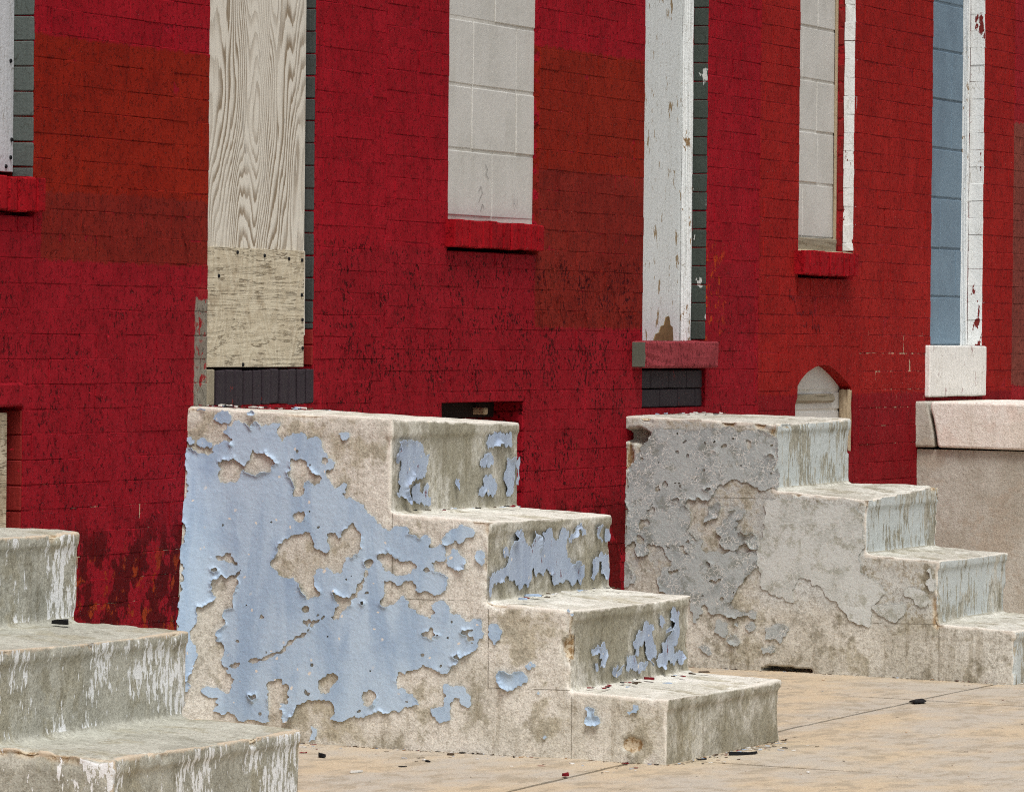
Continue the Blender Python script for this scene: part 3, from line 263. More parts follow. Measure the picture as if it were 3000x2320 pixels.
def blue_paint(name, a, b, red=0.0):
    n = NT(name, 0.55, 0.35)
    st = n.noise(3.0, 4, 0.6, v=n.warp(n.vec(4, 4, 0.9), 3, 0.25)); mid = n.noise(10, 4, 0.65); fine = n.noise(110, 2)
    col = n.mix(n.ramp(st, 0.38, 0.66), a, b)
    col = n.mix(n.ramp(mid, 0.52, 0.68, 0, 0.5), col, n.mix(1.0, col, (0.78, 0.81, 0.87, 1), 'MULTIPLY'))
    col = n.mix(n.ramp(fine, 0.56, 0.7, 0, 0.3), col, n.mix(1.0, col, (1.15, 1.13, 1.1, 1), 'MULTIPLY'))
    sp = n.voro(26, 'F1', v=n.warp(n.pos, 60, 0.012)); sg = n.ramp(n.noise(6.5, 2), 0.43, 0.5)
    sp = n.mul(n.ramp(sp, 0.13, 0.09), sg)
    col = n.mix(sp, col, lin(228, 222, 212))
    if red:
        rr = n.ramp(n.noise(40, 4, 0.7, v=n.vec(1, 1, 0.5)), 0.66 - red * 0.05, 0.70 - red * 0.05)
        col = n.mix(rr, col, lin(112, 58, 66))
    h = n.m_('ADD', n.m_('MULTIPLY', fine, 0.5), n.m_('MULTIPLY', n.noise(40, 2), 1.2))
    n.bump(h, 0.0018, 0.8)
    return n.done(col)
MAT_BLUE = blue_paint('powder_blue_paint', lin(184, 206, 226), lin(160, 185, 211))
MAT_BLUE2 = blue_paint('faded_blue_paint', lin(176, 190, 209), lin(160, 174, 196), red=0.6)

def grey_paint(name, a, b, ck, pale):
    n = NT(name, 0.85, 0.12)
    mid, fine = n.noise(9, 5, 0.7), n.noise(80, 3, 0.7)
    col = n.mix(n.ramp(mid, 0.42, 0.58), a, b)
    col = n.mix(n.ramp(n.noise(18, 4, 0.72), 0.52, 0.62, 0, 0.8), col, n.mix(1.0, col, (0.72, 0.70, 0.63, 1), 'MULTIPLY'))
    col = n.mix(n.ramp(fine, 0.45, 0.35, 0, 0.4), col, n.mix(1.0, col, (1.25, 1.25, 1.22, 1), 'MULTIPLY'))
    v = n.warp(n.vec(1, 1, 1.15), 45, 0.020)
    d = n.voro(76, 'DISTANCE_TO_EDGE', v=v)
    k = n.mul(n.ramp(d, 0.075, 0.02), n.ramp(n.noise(34, 3, 0.7), 0.42, 0.53), n.ramp(mid, 0.40, 0.52), ck)
    col = n.mix(k, col, pale)
    n.bump(fine, 0.0026, 0.9)
    return n.done(col)
MAT_GREY = grey_paint('crazed_grey_paint', lin(172, 179, 178), lin(155, 162, 162), 1.0, lin(216, 216, 210))
MAT_THIN = grey_paint('thin_pale_grey_paint', lin(200, 204, 200), lin(184, 188, 183), 0.6, lin(222, 222, 216))

def plywood(name, horizontal=False):
    n = NT(name, 0.8, 0.15)
    if not horizontal:
        f = n.noise(1.5, 2.2, 0.45, v=n.vec(2.0, 1, 0.62, off=(0.7, 0.0, 3.1)))
        wob = n.noise(3, 3, 0.6, v=n.vec(16, 1, 1.5))
        t = n.m_('FRACT', n.m_('ADD', n.m_('MULTIPLY', n.x, 27.0), n.m_('ADD', n.m_('MULTIPLY', f, 33.0), n.m_('MULTIPLY', wob, 0.9))))
        ring = n.mul(n.ramp(t, 0.30, 0.8), n.ramp(t, 1.0, 0.88))
        fib = n.noise(9, 4, 0.6, v=n.vec(40, 10, 1.2))
        zone = n.ramp(n.noise(1.9, 4, 0.6, v=n.vec(2.6, 1, 0.7)), 0.40, 0.60)
        col = n.mix(n.mul(ring, n.m_('MULTIPLY_ADD', zone, 0.7, 0.3)), lin(228, 222, 209), lin(150, 134, 113))
        col = n.mix(n.ramp(fib, 0.5, 0.7, 0, 0.6), col, n.mix(1.0, col, (0.70, 0.67, 0.63, 1), 'MULTIPLY'))
        stain = n.ramp(n.noise(5, 4, 0.65, v=n.vec(4, 1, 1)), 0.62, 0.70)
        col = n.mix(n.m_('MULTIPLY', stain, 0.45), col, lin(112, 106, 102))
        h = n.m_('ADD', n.m_('MULTIPLY', ring, -1.0), n.m_('MULTIPLY', fib, 0.6))
        n.bump(h, 0.0012, 0.8)
    else:
        f = n.noise(2.2, 2.0, 0.5, v=n.warp(n.vec(2.0, 1, 1.0, off=(1, 0, 5)), 2, 0.25, 1))
        t = n.m_('FRACT', n.m_('MULTIPLY', f, 16.0)); ring = n.mul(n.ramp(t, 0.1, 0.7), n.ramp(t, 1.0, 0.86))
        col = n.mix(n.m_('MULTIPLY', ring, 0.3), lin(212, 201, 177), lin(168, 150, 120))
        col = n.mix(n.ramp(n.noise(6, 6, 0.68, v=n.vec(1.4, 1, 1)), 0.52, 0.64, 0, 0.6), col, lin(160, 143, 118))
        lines = n.noise(9, 4, 0.55, v=n.warp(n.vec(0.30, 1, 5.5), 1.5, 0.30))
        t2 = n.m_('FRACT', n.m_('MULTIPLY', lines, 6.0))
        lk = n.mul(n.ramp(t2, 0.80, 0.95), n.ramp(t2, 1.0, 0.97), n.ramp(n.noise(14, 3), 0.42, 0.55))
        col = n.mix(n.m_('MULTIPLY', lk, 0.7), col, lin(138, 120, 94))
        h = n.m_('ADD', n.m_('MULTIPLY', lk, -1.6), n.m_('ADD', n.m_('MULTIPLY', t2, 0.5), n.m_('MULTIPLY', n.noise(90, 4), 0.6)))
        n.bump(h, 0.0022, 1.0)
    return n.done(col)
MAT_PLY, MAT_PLY2 = plywood('grained_plywood'), plywood('weathered_plywood', True)

def block_paint(name, c, c2):
    n = NT(name, 0.75, 0.25)
    fine = n.noise(300, 2); mid = n.noise(6, 4)
    col = n.mix(n.ramp(mid, 0.4, 0.7, 0, 0.8), c, c2)
    col = n.mix(n.ramp(n.noise(4, 3, v=n.vec(5, 5, 0.6)), 0.52, 0.72, 0, 0.3), col, n.mix(1.0, col, (0.82, 0.81, 0.78, 1), 'MULTIPLY'))
    pore = n.ramp(n.noise(150, 3, 0.7), 0.66, 0.72)
    col = n.mix(n.m_('MULTIPLY', pore, 0.3), col, n.mix(1.0, col, (0.6, 0.58, 0.55, 1), 'MULTIPLY'))
    h = n.m_('ADD', n.m_('MULTIPLY', fine, 0.4), n.m_('MULTIPLY', n.noise(45, 3), 1.1))
    n.bump(h, 0.0014, 0.8)
    return n.done(col)
MAT_BLK = block_paint('off_white_block_paint', lin(208, 206, 200), lin(196, 194, 187))
MAT_BLKM = block_paint('off_white_mortar_paint', lin(214, 211, 203), lin(186, 182, 172))
MAT_BBLK = block_paint('slate_blue_block_paint', lin(118, 140, 156), lin(108, 128, 144))
MAT_BBLKM = block_paint('slate_blue_mortar_paint', lin(104, 124, 138), lin(92, 110, 124))

def old_wood(name, c, chipc, amount):
    n = NT(name, 0.7, 0.25)
    st = n.noise(7, 4, 0.6, v=n.vec(9, 9, 0.5))
    col = n.mix(n.ramp(st, 0.4, 0.75, 0, 0.5), c, n.mix(1.0, c, (0.84, 0.83, 0.8, 1), 'MULTIPLY'))
    d = n.voro(30, 'DISTANCE_TO_EDGE', v=n.warp(n.vec(1.1, 1.1, 0.7), 14, 0.07))
    ck = n.mul(n.ramp(d, 0.03, 0.0), n.ramp(n.noise(22, 2), 0.44, 0.58))
    col = n.mix(n.m_('MULTIPLY', ck, 0.75), col, n.mix(1.0, col, (0.5, 0.45, 0.38, 1), 'MULTIPLY'))
    chip = n.ramp(n.noise(15, 4, 0.66, v=n.vec(1.4, 1.4, 0.6)), 0.735 - amount, 0.75 - amount)
    col = n.mix(chip, col, chipc)
    h = n.m_('ADD', n.m_('MULTIPLY', n.noise(90, 2), 0.9), n.m_('MULTIPLY', st, 1.4))
    n.bump(h, 0.0018, 0.9)
    return n.done(col)
MAT_WWOOD = old_wood('alligatored_white_paint', lin(216, 220, 219), lin(148, 128, 98), 0.12)
MAT_WTRIM = old_wood('peeling_white_trim', lin(230, 233, 232), lin(150, 124, 92), 0.13)
MAT_WBOARD = old_wood('white_window_board', lin(206, 208, 212), lin(150, 140, 126), 0.0)
MAT_WJAMB = old_wood('white_painted_brick', lin(232, 234, 232), lin(116, 34, 30), 0.135)
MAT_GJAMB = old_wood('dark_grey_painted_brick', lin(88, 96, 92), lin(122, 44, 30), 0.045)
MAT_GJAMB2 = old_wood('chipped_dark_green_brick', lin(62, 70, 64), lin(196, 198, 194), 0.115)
MAT_GJAMB_SHADE = old_wood('shaded_grey_painted_brick', lin(64, 68, 66), lin(126, 42, 30), 0.06)  # grey jamb paint with the doorway's weaker light put into its colour
MAT_RJAMB = old_wood('bare_red_brick', lin(128, 30, 26), lin(196, 176, 146), 0.05)
MAT_DBRICK = old_wood('plum_black_painted_brick', lin(48, 39, 45), lin(112, 34, 32), 0.07)
MAT_TANJ = old_wood('tan_mortar', lin(178, 160, 132), lin(120, 100, 80), 0.05)
MAT_STONEW = old_wood('whitewashed_stone', lin(236, 234, 228), lin(172, 146, 144), 0.07)
MAT_WOODB = old_wood('bare_grey_wood', lin(150, 140, 120), lin(110, 98, 78), 0.06)
MAT_STONER = wall_paint('dusty_red_stone', lin(150, 60, 66), (), [(10, 30, -2, 3, 0.5)], joints=True)

def plain(name, c, rough=0.9, var=0.3):
    n = NT(name, rough, 0.15)
    col = n.mix(n.ramp(n.noise(30, 4), 0.35, 0.7, 0, var), c, n.mix(1.0, c, (0.6, 0.6, 0.6, 1), 'MULTIPLY'))
    n.bump(n.noise(120, 1), 0.001, 0.6)
    return n.done(col)
MAT_DARK = plain('cavity_shade_and_joint_dark', lin(34, 26, 24))  # shade of the cellar opening put into colour; also used for dark joints
MAT_BLACK = plain('black_roofing_scrap', lin(28, 28, 30), 0.7)
MAT_GREENST = plain('dark_green_stone_end', lin(98, 102, 90))
MAT_ASPH = plain('asphalt', (0.05, 0.05, 0.052, 1))
MAT_KERB = plain('kerb_concrete', lin(160, 152, 138))
MAT_PENCIL = plain('pencil_mark', lin(128, 126, 124))
MAT_SCRIB = plain('faded_black_marker', lin(112, 30, 38))
MAT_CHIPS = [plain('white_chip', lin(224, 222, 216)), plain('blue_chip', lin(168, 188, 212)), plain('red_chip', lin(120, 26, 34)), MAT_BLACK, plain('grit', lin(84, 70, 56)), plain('leaf_scrap', lin(150, 112, 72))]

def sidewalk_mat():
    n = NT('ochre_sidewalk_concrete', 0.92, 0.15)
    v = n.vec(0.5, 1.0, 1.0)
    big, mid, grit = n.noise(2.6, 5, 0.66, v=v), n.noise(13, 5, 0.7, v=v), n.noise(200, 1)
    col = n.mix(n.ramp(big, 0.38, 0.62), lin(186, 178, 164), lin(198, 180, 152))
    col = n.mix(n.ramp(mid, 0.46, 0.64, 0, 0.75), col, lin(160, 148, 128))
    col = n.mix(n.ramp(n.noise(5, 4, 0.6, v=v), 0.58, 0.72, 0, 0.5), col, lin(200, 186, 162))
    col = n.mix(n.ramp(grit, 0.40, 0.30, 0, 0.5), col, lin(120, 102, 82))
    col = n.mix(n.ramp(grit, 0.62, 0.72, 0, 0.5), col, lin(226, 206, 176))
    sp = n.ramp(n.voro(70, 'F1'), 0.10, 0.06); col = n.mix(n.mul(sp, n.ramp(n.noise(9, 2), 0.45, 0.55), 0.8), col, lin(96, 80, 64))
    h = n.m_('ADD', n.m_('MULTIPLY', grit, 0.4), n.m_('MULTIPLY', n.noise(80, 2), 0.8))
    n.bump(h, 0.0015, 0.8)
    return n.done(col)
MAT_WALK = sidewalk_mat()

# ------------------------------------------------------------------ object helpers
def tag(o, label=None, cat=None, group=None, kind=None):
    if label: o['label'] = label
    if cat: o['category'] = cat
    if group: o['group'] = group
    if kind: o['kind'] = kind
    return o
WORLD_AT = {}
def empty(name, loc, parent=None, **k):
    o = bpy.data.objects.new(name, None); COL.objects.link(o); o.empty_display_size = 0.2
    WORLD_AT[o] = Vector(loc); o.location = loc
    if parent: o.parent = parent; o.location = Vector(loc) - WORLD_AT[parent]
    return tag(o, **k)
def link(name, mesh, parent=None, loc=(0, 0, 0), rot=None, **k):
    o = bpy.data.objects.new(name, mesh); COL.objects.link(o)
    WORLD_AT[o] = Vector(loc)
    o.location = Vector(loc) - (WORLD_AT[parent] if parent else Vector())
    if parent: o.parent = parent
    if rot: o.rotation_euler = rot
    return tag(o, **k)
def mesh_np(name, v, f, mat, smooth=False, attrs=None):
    me = bpy.data.meshes.new(name)
    me.from_pydata([tuple(p) for p in v] if not isinstance(v, np.ndarray) else v.tolist(), [], f if isinstance(f, list) else f.tolist())
    me.materials.append(mat)
    if smooth: me.polygons.foreach_set('use_smooth', np.ones(len(me.polygons), dtype=bool))
    for an, av in (attrs or {}).items():
        a = me.attributes.new(an, 'FLOAT', 'POINT'); a.data.foreach_set('value', np.asarray(av, dtype=np.float32))
    me.update()
    return me
BOXF = [(0, 1, 2, 3), (7, 6, 5, 4), (0, 4, 5, 1), (1, 5, 6, 2), (2, 6, 7, 3), (3, 7, 4, 0)]
def boxv(x0, x1, y0, y1, z0, z1):
    return [(x0, y0, z0), (x0, y1, z0), (x1, y1, z0), (x1, y0, z0), (x0, y0, z1), (x0, y1, z1), (x1, y1, z1), (x1, y0, z1)]
def chamfer_box(x0, x1, y0, y1, z0, z1, c=0.003, jit=0.0, seed=0):
    """box with chamfered front (-y) rim, optionally uneven"""
    r = random.Random(seed)
    j = lambda: r.uniform(-jit, jit)
    v = [(x0 + j(), y1, z0 + j()), (x1 + j(), y1, z0 + j()), (x1 + j(), y1, z1 + j()), (x0 + j(), y1, z1 + j()),
         (x0 + j(), y0 + c, z0 + j()), (x1 + j(), y0 + c, z0 + j()), (x1 + j(), y0 + c, z1 + j()), (x0 + j(), y0 + c, z1 + j()),
         (x0 + c + j(), y0 + j(), z0 + c + j()), (x1 - c + j(), y0 + j(), z0 + c + j()), (x1 - c + j(), y0 + j(), z1 - c + j()), (x0 + c + j(), y0 + j(), z1 - c + j())]
    f = [(8, 9, 10, 11), (4, 5, 9, 8), (5, 6, 10, 9), (6, 7, 11, 10), (7, 4, 8, 11), (0, 1, 5, 4), (1, 2, 6, 5), (2, 3, 7, 6), (3, 0, 4, 7), (3, 2, 1, 0)]
    return v, f
def bevel_box(name, x0, x1, y0, y1, z0, z1, mat, parent=None, b=0.004, seg=2, jit=0.0, cuts=0, **k):
    bm = bmesh.new()
    vs = [bm.verts.new(p) for p in boxv(x0, x1, y0, y1, z0, z1)]
    for f in BOXF: bm.faces.new([vs[i] for i in f])
    bmesh.ops.recalc_face_normals(bm, faces=bm.faces)
    if cuts: bmesh.ops.subdivide_edges(bm, edges=bm.edges[:], cuts=cuts, use_grid_fill=True)
    if jit:
        for v in bm.verts: v.co += Vector((random.uniform(-jit, jit), random.uniform(-jit, jit), random.uniform(-jit, jit)))
    if b:
        ed = [e for e in bm.edges if len(e.link_faces) == 2 and e.calc_face_angle(0) > 0.9]
        bmesh.ops.bevel(bm, geom=ed, offset=b, segments=seg, affect='EDGES', profile=0.5)
    me = bpy.data.meshes.new(name); bm.to_mesh(me); bm.free(); me.materials.append(mat)
    me.polygons.foreach_set('use_smooth', np.zeros(len(me.polygons), dtype=bool))
    return link(name, me, parent, **k)
class Joined:
    def __init__(s): s.v, s.f = [], []
    def add(s, v, f, o=(0, 0, 0)):
        b = len(s.v); s.v += [(p[0] + o[0], p[1] + o[1], p[2] + o[2]) for p in v]; s.f += [tuple(i + b for i in q) for q in f]

def hash3(i, j, k, s):
    h = (i * 374761393 + j * 668265263 + k * 2147483647 + s * 1274126177) & 0xFFFFFFFF
    h = ((h ^ (h >> 13)) * 1274126177) & 0xFFFFFFFF
    return ((h ^ (h >> 16)) & 0xFFFF) / 65535.0
def vnoise(p, scale, seed=0, octaves=3):
    out = np.zeros(len(p)); amp, tot = 1.0, 0.0
    for o in range(octaves):
        q = p * scale * 2 ** o + 100.0
        i = np.floor(q).astype(np.int64); f = q - i; f = f * f * (3 - 2 * f)
        r = 0
        for a in (0, 1):
            for b in (0, 1):
                for c in (0, 1):
                    w = (f[:, 0] if a else 1 - f[:, 0]) * (f[:, 1] if b else 1 - f[:, 1]) * (f[:, 2] if c else 1 - f[:, 2])
                    r = r + w * hash3(i[:, 0] + a, i[:, 1] + b, i[:, 2] + c, seed + o)
        out += amp * r; tot += amp; amp *= 0.5
    return out / tot
def ground(x, y): return -1.108 + 0.021 * y + 0.003 * (x - 15.0)

# ------------------------------------------------------------------ ground, road, kerb, sidewalk
gv = [(-300, -300, -1.42), (300, -300, -1.42), (300, 300, -1.42), (-300, 300, -1.42)]
link('ground', mesh_np('ground', gv, [(0, 1, 2, 3)], plain('bare_earth', (0.12, 0.10, 0.08, 1))), kind='structure')
link('road', mesh_np('road', [(-60, -14, -1.34), (90, -14, -1.34), (90, -3.55, -1.33), (-60, -3.55, -1.33)], [(0, 1, 2, 3)], MAT_ASPH), kind='structure')
kv = []
for (y, dz) in ((-3.55, -0.25), (-3.55, 0.0), (-3.40, 0.004), (-3.40, -0.25)):
    for x in (2.0, 40.0): kv.append((x, y, ground(x, -3.4) + dz))
link('kerb', mesh_np('kerb', kv, [(0, 1, 3, 2), (2, 3, 5, 4), (4, 5, 7, 6), (0, 2, 4, 6), (1, 7, 5, 3)], MAT_KERB), kind='structure')
walk = empty('sidewalk', (14, -1.6, -1.2), kind='structure')
bx0, bx1 = 4.0, 36.0
bv = [(x, y, ground(x, y) - (0.012 if t else 0.25)) for t in (0, 1) for (x, y) in ((bx0, 0.0), (bx1, 0.0), (bx1, -3.395), (bx0, -3.395))]
link('base_course', mesh_np('base_course', bv, [(0, 1, 2, 3), (7, 6, 5, 4), (0, 4, 5, 1), (1, 5, 6, 2), (2, 6, 7, 3), (3, 7, 4, 0)], plain('joint_dirt', lin(112, 100, 84))), walk)
XJ = [4.0, 7.4, 9.6, 11.6, 13.25, 14.9, 16.35, 17.62, 19.25, 20.9, 22.55, 24.2, 26.5, 29.5, 36.0]
YJ = [0.0, -1.295, -3.39]
for i in range(len(XJ) - 1):
    for j in range(2):
        x0, x1, y1, y0 = XJ[i], XJ[i + 1], YJ[j], YJ[j + 1]
        g = 0.0025 if i else 0.0
        nx, ny = 14, 10
        vs, fs = [], []
        for b in range(ny + 1):
            for a in range(nx + 1):
                x = x0 + g + (x1 - x0 - 2 * g) * a / nx; y = y0 + 0.007 + (y1 - y0 - 0.014) * b / ny
                if 0 < a < nx and b in (0, ny): y += random.uniform(-0.0025, 0.0025)
                rim = 0.0035 if (a in (0, nx) or b in (0, ny)) else 0.0
                vs.append((x, y, ground(x, y) - rim + 0.0025 * math.sin(x * 3.1 + y * 2.3) * math.sin(y * 4.7 + i)))
        for b in range(ny):
            for a in range(nx):
                q = b * (nx + 1) + a; fs.append((q, q + 1, q + nx + 2, q + nx + 1))
        ring = [a for a in range(nx + 1)] + [b * (nx + 1) + nx for b in range(1, ny + 1)] + [ny * (nx + 1) + a for a in range(nx - 1, -1, -1)] + [b * (nx + 1) for b in range(ny - 1, 0, -1)]
        n0 = len(vs); vs += [(vs[q][0], vs[q][1], vs[q][2] - 0.06) for q in ring]
        L = len(ring)
        for q in range(L): fs.append((ring[(q + 1) % L], ring[q], n0 + q, n0 + (q + 1) % L))
        link('slab', mesh_np('slab', vs, fs, MAT_WALK, smooth=False), walk)

# ------------------------------------------------------------------ houses
def subtract(r, o):
    x0, x1, z0, z1 = r; a0, a1, b0, b1 = o
    if a1 <= x0 or a0 >= x1 or b1 <= z0 or b0 >= z1: return [r]
    out = []
    if a0 > x0: out.append((x0, a0, z0, z1))
    if a1 < x1: out.append((a1, x1, z0, z1))
    m0, m1 = max(x0, a0), min(x1, a1)
    if b0 > z0: out.append((m0, m1, z0, b0))
    if b1 < z1: out.append((m0, m1, b1, z1))
    return out
BRICK_CACHE = {}
def brick_mesh(w, h, mat):
    key = (round(w / 0.004), round(h / 0.004), mat.name)
    if key not in BRICK_CACHE:
        v, f = chamfer_box(-w / 2, w / 2, 0, 0.045, -h / 2, h / 2, 0.0014, 0.0006, len(BRICK_CACHE))
        BRICK_CACHE[key] = mesh_np('brick', v, f, mat)
    return BRICK_CACHE[key]
def zlow(x):
    """lowest height at which the wall shows past the stoops"""
    if x < 13.95: return -0.62
    if x < 14.72: return -0.85
    if x < 17.45: return -0.25
    if x < 18.60: return -0.78
    if x < 21.40: return -0.30
    if x < 22.25: return -0.60
    return -0.24
def build_house(label, x0, x1, ch, zph, L, xph, zrow, openings, mat, matj, ztop=1.55, zbot=-1.25, top=5.2, skip=(), cols=None):
    root = empty('row_house', ((x0 + x1) / 2, 0, -1.15), label=label, cat='house', group='row of painted brick houses')
    wall = None
    # backing with holes
    xs = sorted({x0, x1} | {q for o in openings for q in o[:2]}); zs = sorted({zbot, top} | {q for o in openings for q in o[2:]})
    J = Joined(); y = 0.0013
    for a, b in zip(xs, xs[1:]):
        for c, d in zip(zs, zs[1:]):
            mx, mz = (a + b) / 2, (c + d) / 2
            if any(o[0] < mx < o[1] and o[2] < mz < o[3] for o in openings): continue
            J.add([(a, y, c), (b, y, c), (b, y, d), (a, y, d)], [(0, 1, 2, 3)])
    for o in openings:      # returns behind the face, deep enough to close the openings
        for (p, q) in (((o[0], o[2]), (o[0], o[3])), ((o[1], o[3]), (o[1], o[2])), ((o[0], o[3]), (o[1], o[3])), ((o[1], o[2]), (o[0], o[2]))):
            J.add([(p[0], y, p[1]), (q[0], y, q[1]), (q[0], 0.42, q[1]), (p[0], 0.42, p[1])], [(0, 1, 2, 3)])
        J.add([(o[0], 0.42, o[2]), (o[1], 0.42, o[2]), (o[1], 0.42, o[3]), (o[0], 0.42, o[3])], [(0, 1, 2, 3)])
    wall = link('wall', mesh_np('wall', J.v, J.f, matj), root)
    n0 = int(math.floor((zbot - zph) / ch)); n1 = int(math.ceil((ztop - zph) / ch))
    rows = []
    crow = int(math.floor((zrow - zph) / ch))
    jt = 0.0026
    for n in range(n0, n1):
        za, zb = zph + n * ch, zph + (n + 1) * ch
        off = xph + (L / 2 if (n - crow) % 2 else 0.0)
        k = int(math.floor((x0 - off) / L))
        x = off + k * L
        r = random.Random(n * 17 + int(x0 * 10))
        while x < x1:
            a = x + r.uniform(-0.004, 0.004); b = x + L + r.uniform(-0.004, 0.004); x += L
            a2, b2 = max(a, x0), min(b, x1)
            if b2 - a2 < 0.02: continue
            pf = 0.2 if (za < -0.36 and 13.6 < a2 < 14.9) or (za < 0.03 and 21.3 < a2 < 22.45) else (0.34 if x0 > 20 else 0.46)
            fill_t, fill_s = (jt if r.random() < pf else 0.0), (jt if r.random() < pf else 0.0)
            rects = [(a2 + (jt / 2 if a2 > x0 else -0.0005), b2 - (jt / 2 - fill_s if b2 < x1 else -0.0005), za + jt / 2, zb - jt / 2 + fill_t)]
            for o in [(o[0] - 0.0015, o[1] + 0.0015, o[2] - 0.0015, o[3] + 0.0015) for o in openings]:
                nr = []
                for q in rects: nr += subtract(q, o)
                rects = nr
            rows += [q for q in rects if q[1] - q[0] > 0.005 and q[3] - q[2] > 0.006]
    def vis(q):
        cx, cz = (q[0] + q[1]) / 2, (q[2] + q[3]) / 2
        return 13.44 < q[1] and q[0] < 23.95 and cz > zlow(cx) and cz < 0.86 + (cx - 13.45) * 0.0585
    order = sorted(rows, key=lambda q: (not vis(q), -(q[1] - q[0]) * (q[3] - q[2]) / max(q[0], 1) ** 2))
    S = Joined()
    for i, q in enumerate(order):
        w, h = q[1] - q[0], q[3] - q[2]
        cx, cz = (q[0] + q[1]) / 2, (q[2] + q[3]) / 2
        r = random.Random(i + int(x0 * 100))
        yo = r.uniform(-0.0016, 0.0008)
        if i < 300 and vis(q):
            o = link('brick', brick_mesh(w, h, mat), wall, (cx, yo, cz), (r.uniform(-0.012, 0.012), r.uniform(-0.004, 0.004), r.uniform(-0.007, 0.007)))
            o.scale = (w / (round(w / 0.004) * 0.004), 1, h / (round(h / 0.004) * 0.004))
        else:
            v, f = chamfer_box(-w / 2, w / 2, 0, 0.045, -h / 2, h / 2, 0.0014)
            S.add(v, f, (cx, yo, cz))
    if S.v: link('brick_field', mesh_np('brick_field', S.v, S.f, mat), wall, kind='stuff')
    return root, wall

H1_OPEN = [(12.85, 13.670, 0.300, 2.3), (12.90, 13.615, -0.80, -0.190), (14.848, 15.655, -0.196, 2.3)]
H2_OPEN = [(16.778, 17.625, 0.268, 2.3), (16.740, 17.505, -0.70, -0.203), (18.715, 19.430, -0.236, 2.3)]
H3_OPEN = [(20.550, 21.286, 0.234, 2.3), (20.46, 21.38, -0.42, -0.020), (22.402, 23.214, -0.222, 2.3)]
h1, w1 = build_house('crimson row house with tall plywood boarded doorway behind the blue stoop', 8.6, 16.238, 0.0652, 0.715, 0.2045, 13.772, 0.56, H1_OPEN, MAT_H1, MAT_H1J)
h2, w2 = build_house('crimson row house with white block window and narrow white boarded doorway', 16.24, 20.056, 0.0650, 0.8055, 0.2, 17.712, 0.57, H2_OPEN, MAT_H2, MAT_H2J)
h3, w3 = build_house('brick red row house with small pointed arch niche and slate blue blocked doorway', 20.058, 23.698, 0.0703, 0.868, 0.2, 21.611, 0.69, H3_OPEN, MAT_H3, MAT_H3J)
h4, w4 = build_house('row house with brownish brick patch at the right edge of the picture', 23.70, 27.4, 0.0703, 0.868, 0.2, 21.611, 0.69, [], MAT_H4, MAT_H4, skip=())

def jamb(parent, x, y0, y1, z0, z1, ch, zph, mat, name='jamb_brick', jit=0.0012, gap=0.003, bev=0.0025):
    n = int(math.floor((z0 - zph) / ch))
    while zph + n * ch < z1:
        a, b = max(zph + n * ch + gap / 2, z0), min(zph + (n + 1) * ch - gap / 2, z1); n += 1
        if b - a < 0.012: continue
        d = random.uniform(0, 0.003)
        bevel_box(name, x - 0.004 - d, x + 0.03, y0, y1, a, b, mat, parent, b=bev, seg=1, jit=jit)
def rowlock(parent, x0, x1, y0, y1, z0, z1, mat, matj, n, name='sill_brick', gap=0.0034):
    bevel_box('mortar_bed', x0 + 0.004, x1 - 0.004, y0 + 0.012, y1, z0 + 0.006, z1 - 0.006, matj, parent, b=0.0)
    w = (x1 - x0) / n
    for i in range(n):
        a = x0 + i * w
        dz = random.uniform(-0.003, 0.003)
        v, f = chamfer_box(a + gap, a + w - gap, y0 + random.uniform(-0.003, 0.002), y1, z0 + dz, z1 + random.uniform(-0.002, 0.003), 0.004, 0.001, i)
        link(name, mesh_np(name, v, f, mat), parent)
def blocks(parent, x0, x1, y, z0, z1, hs, joints, mat, matm, proud=0.0):
    bevel_box('mortar', x0 - 0.004, x1 + 0.004, y + 0.0032, y + 0.06, z0, z1, matm, parent, b=0.0)
    for k in range(len(hs) - 1):
        za, zb = hs[k], hs[k + 1]
        if zb < z0 or za > z1: continue
        js = [x0] + [j for j in joints[k % len(joints)] if x0 < j < x1] + [x1]
        for a, b in zip(js, js[1:]):
            if b - a < 0.015: continue
            bevel_box('block', a + (0.0045 if a > x0 else -0.003), b - (0.0045 if b < x1 else -0.003), y + random.uniform(-0.0015, 0.0015), y + 0.04, max(za, z0) + 0.0045, min(zb, z1) - 0.0045, mat, parent, b=0.003, seg=2, jit=0.0012)
def nails(parent, pts, y):
    for (x, z) in pts:
        bm = bmesh.new(); bmesh.ops.create_cone(bm, cap_ends=True, segments=8, radius1=0.006, radius2=0.005, depth=0.006)
        bmesh.ops.rotate(bm, verts=bm.verts, cent=(0, 0, 0), matrix=Matrix.Rotation(math.pi / 2, 3, 'X'))
        me = bpy.data.meshes.new('nail'); bm.to_mesh(me); bm.free(); me.materials.append(MAT_BLACK)
        link('nail', me, parent, (x, y - 0.001, z))

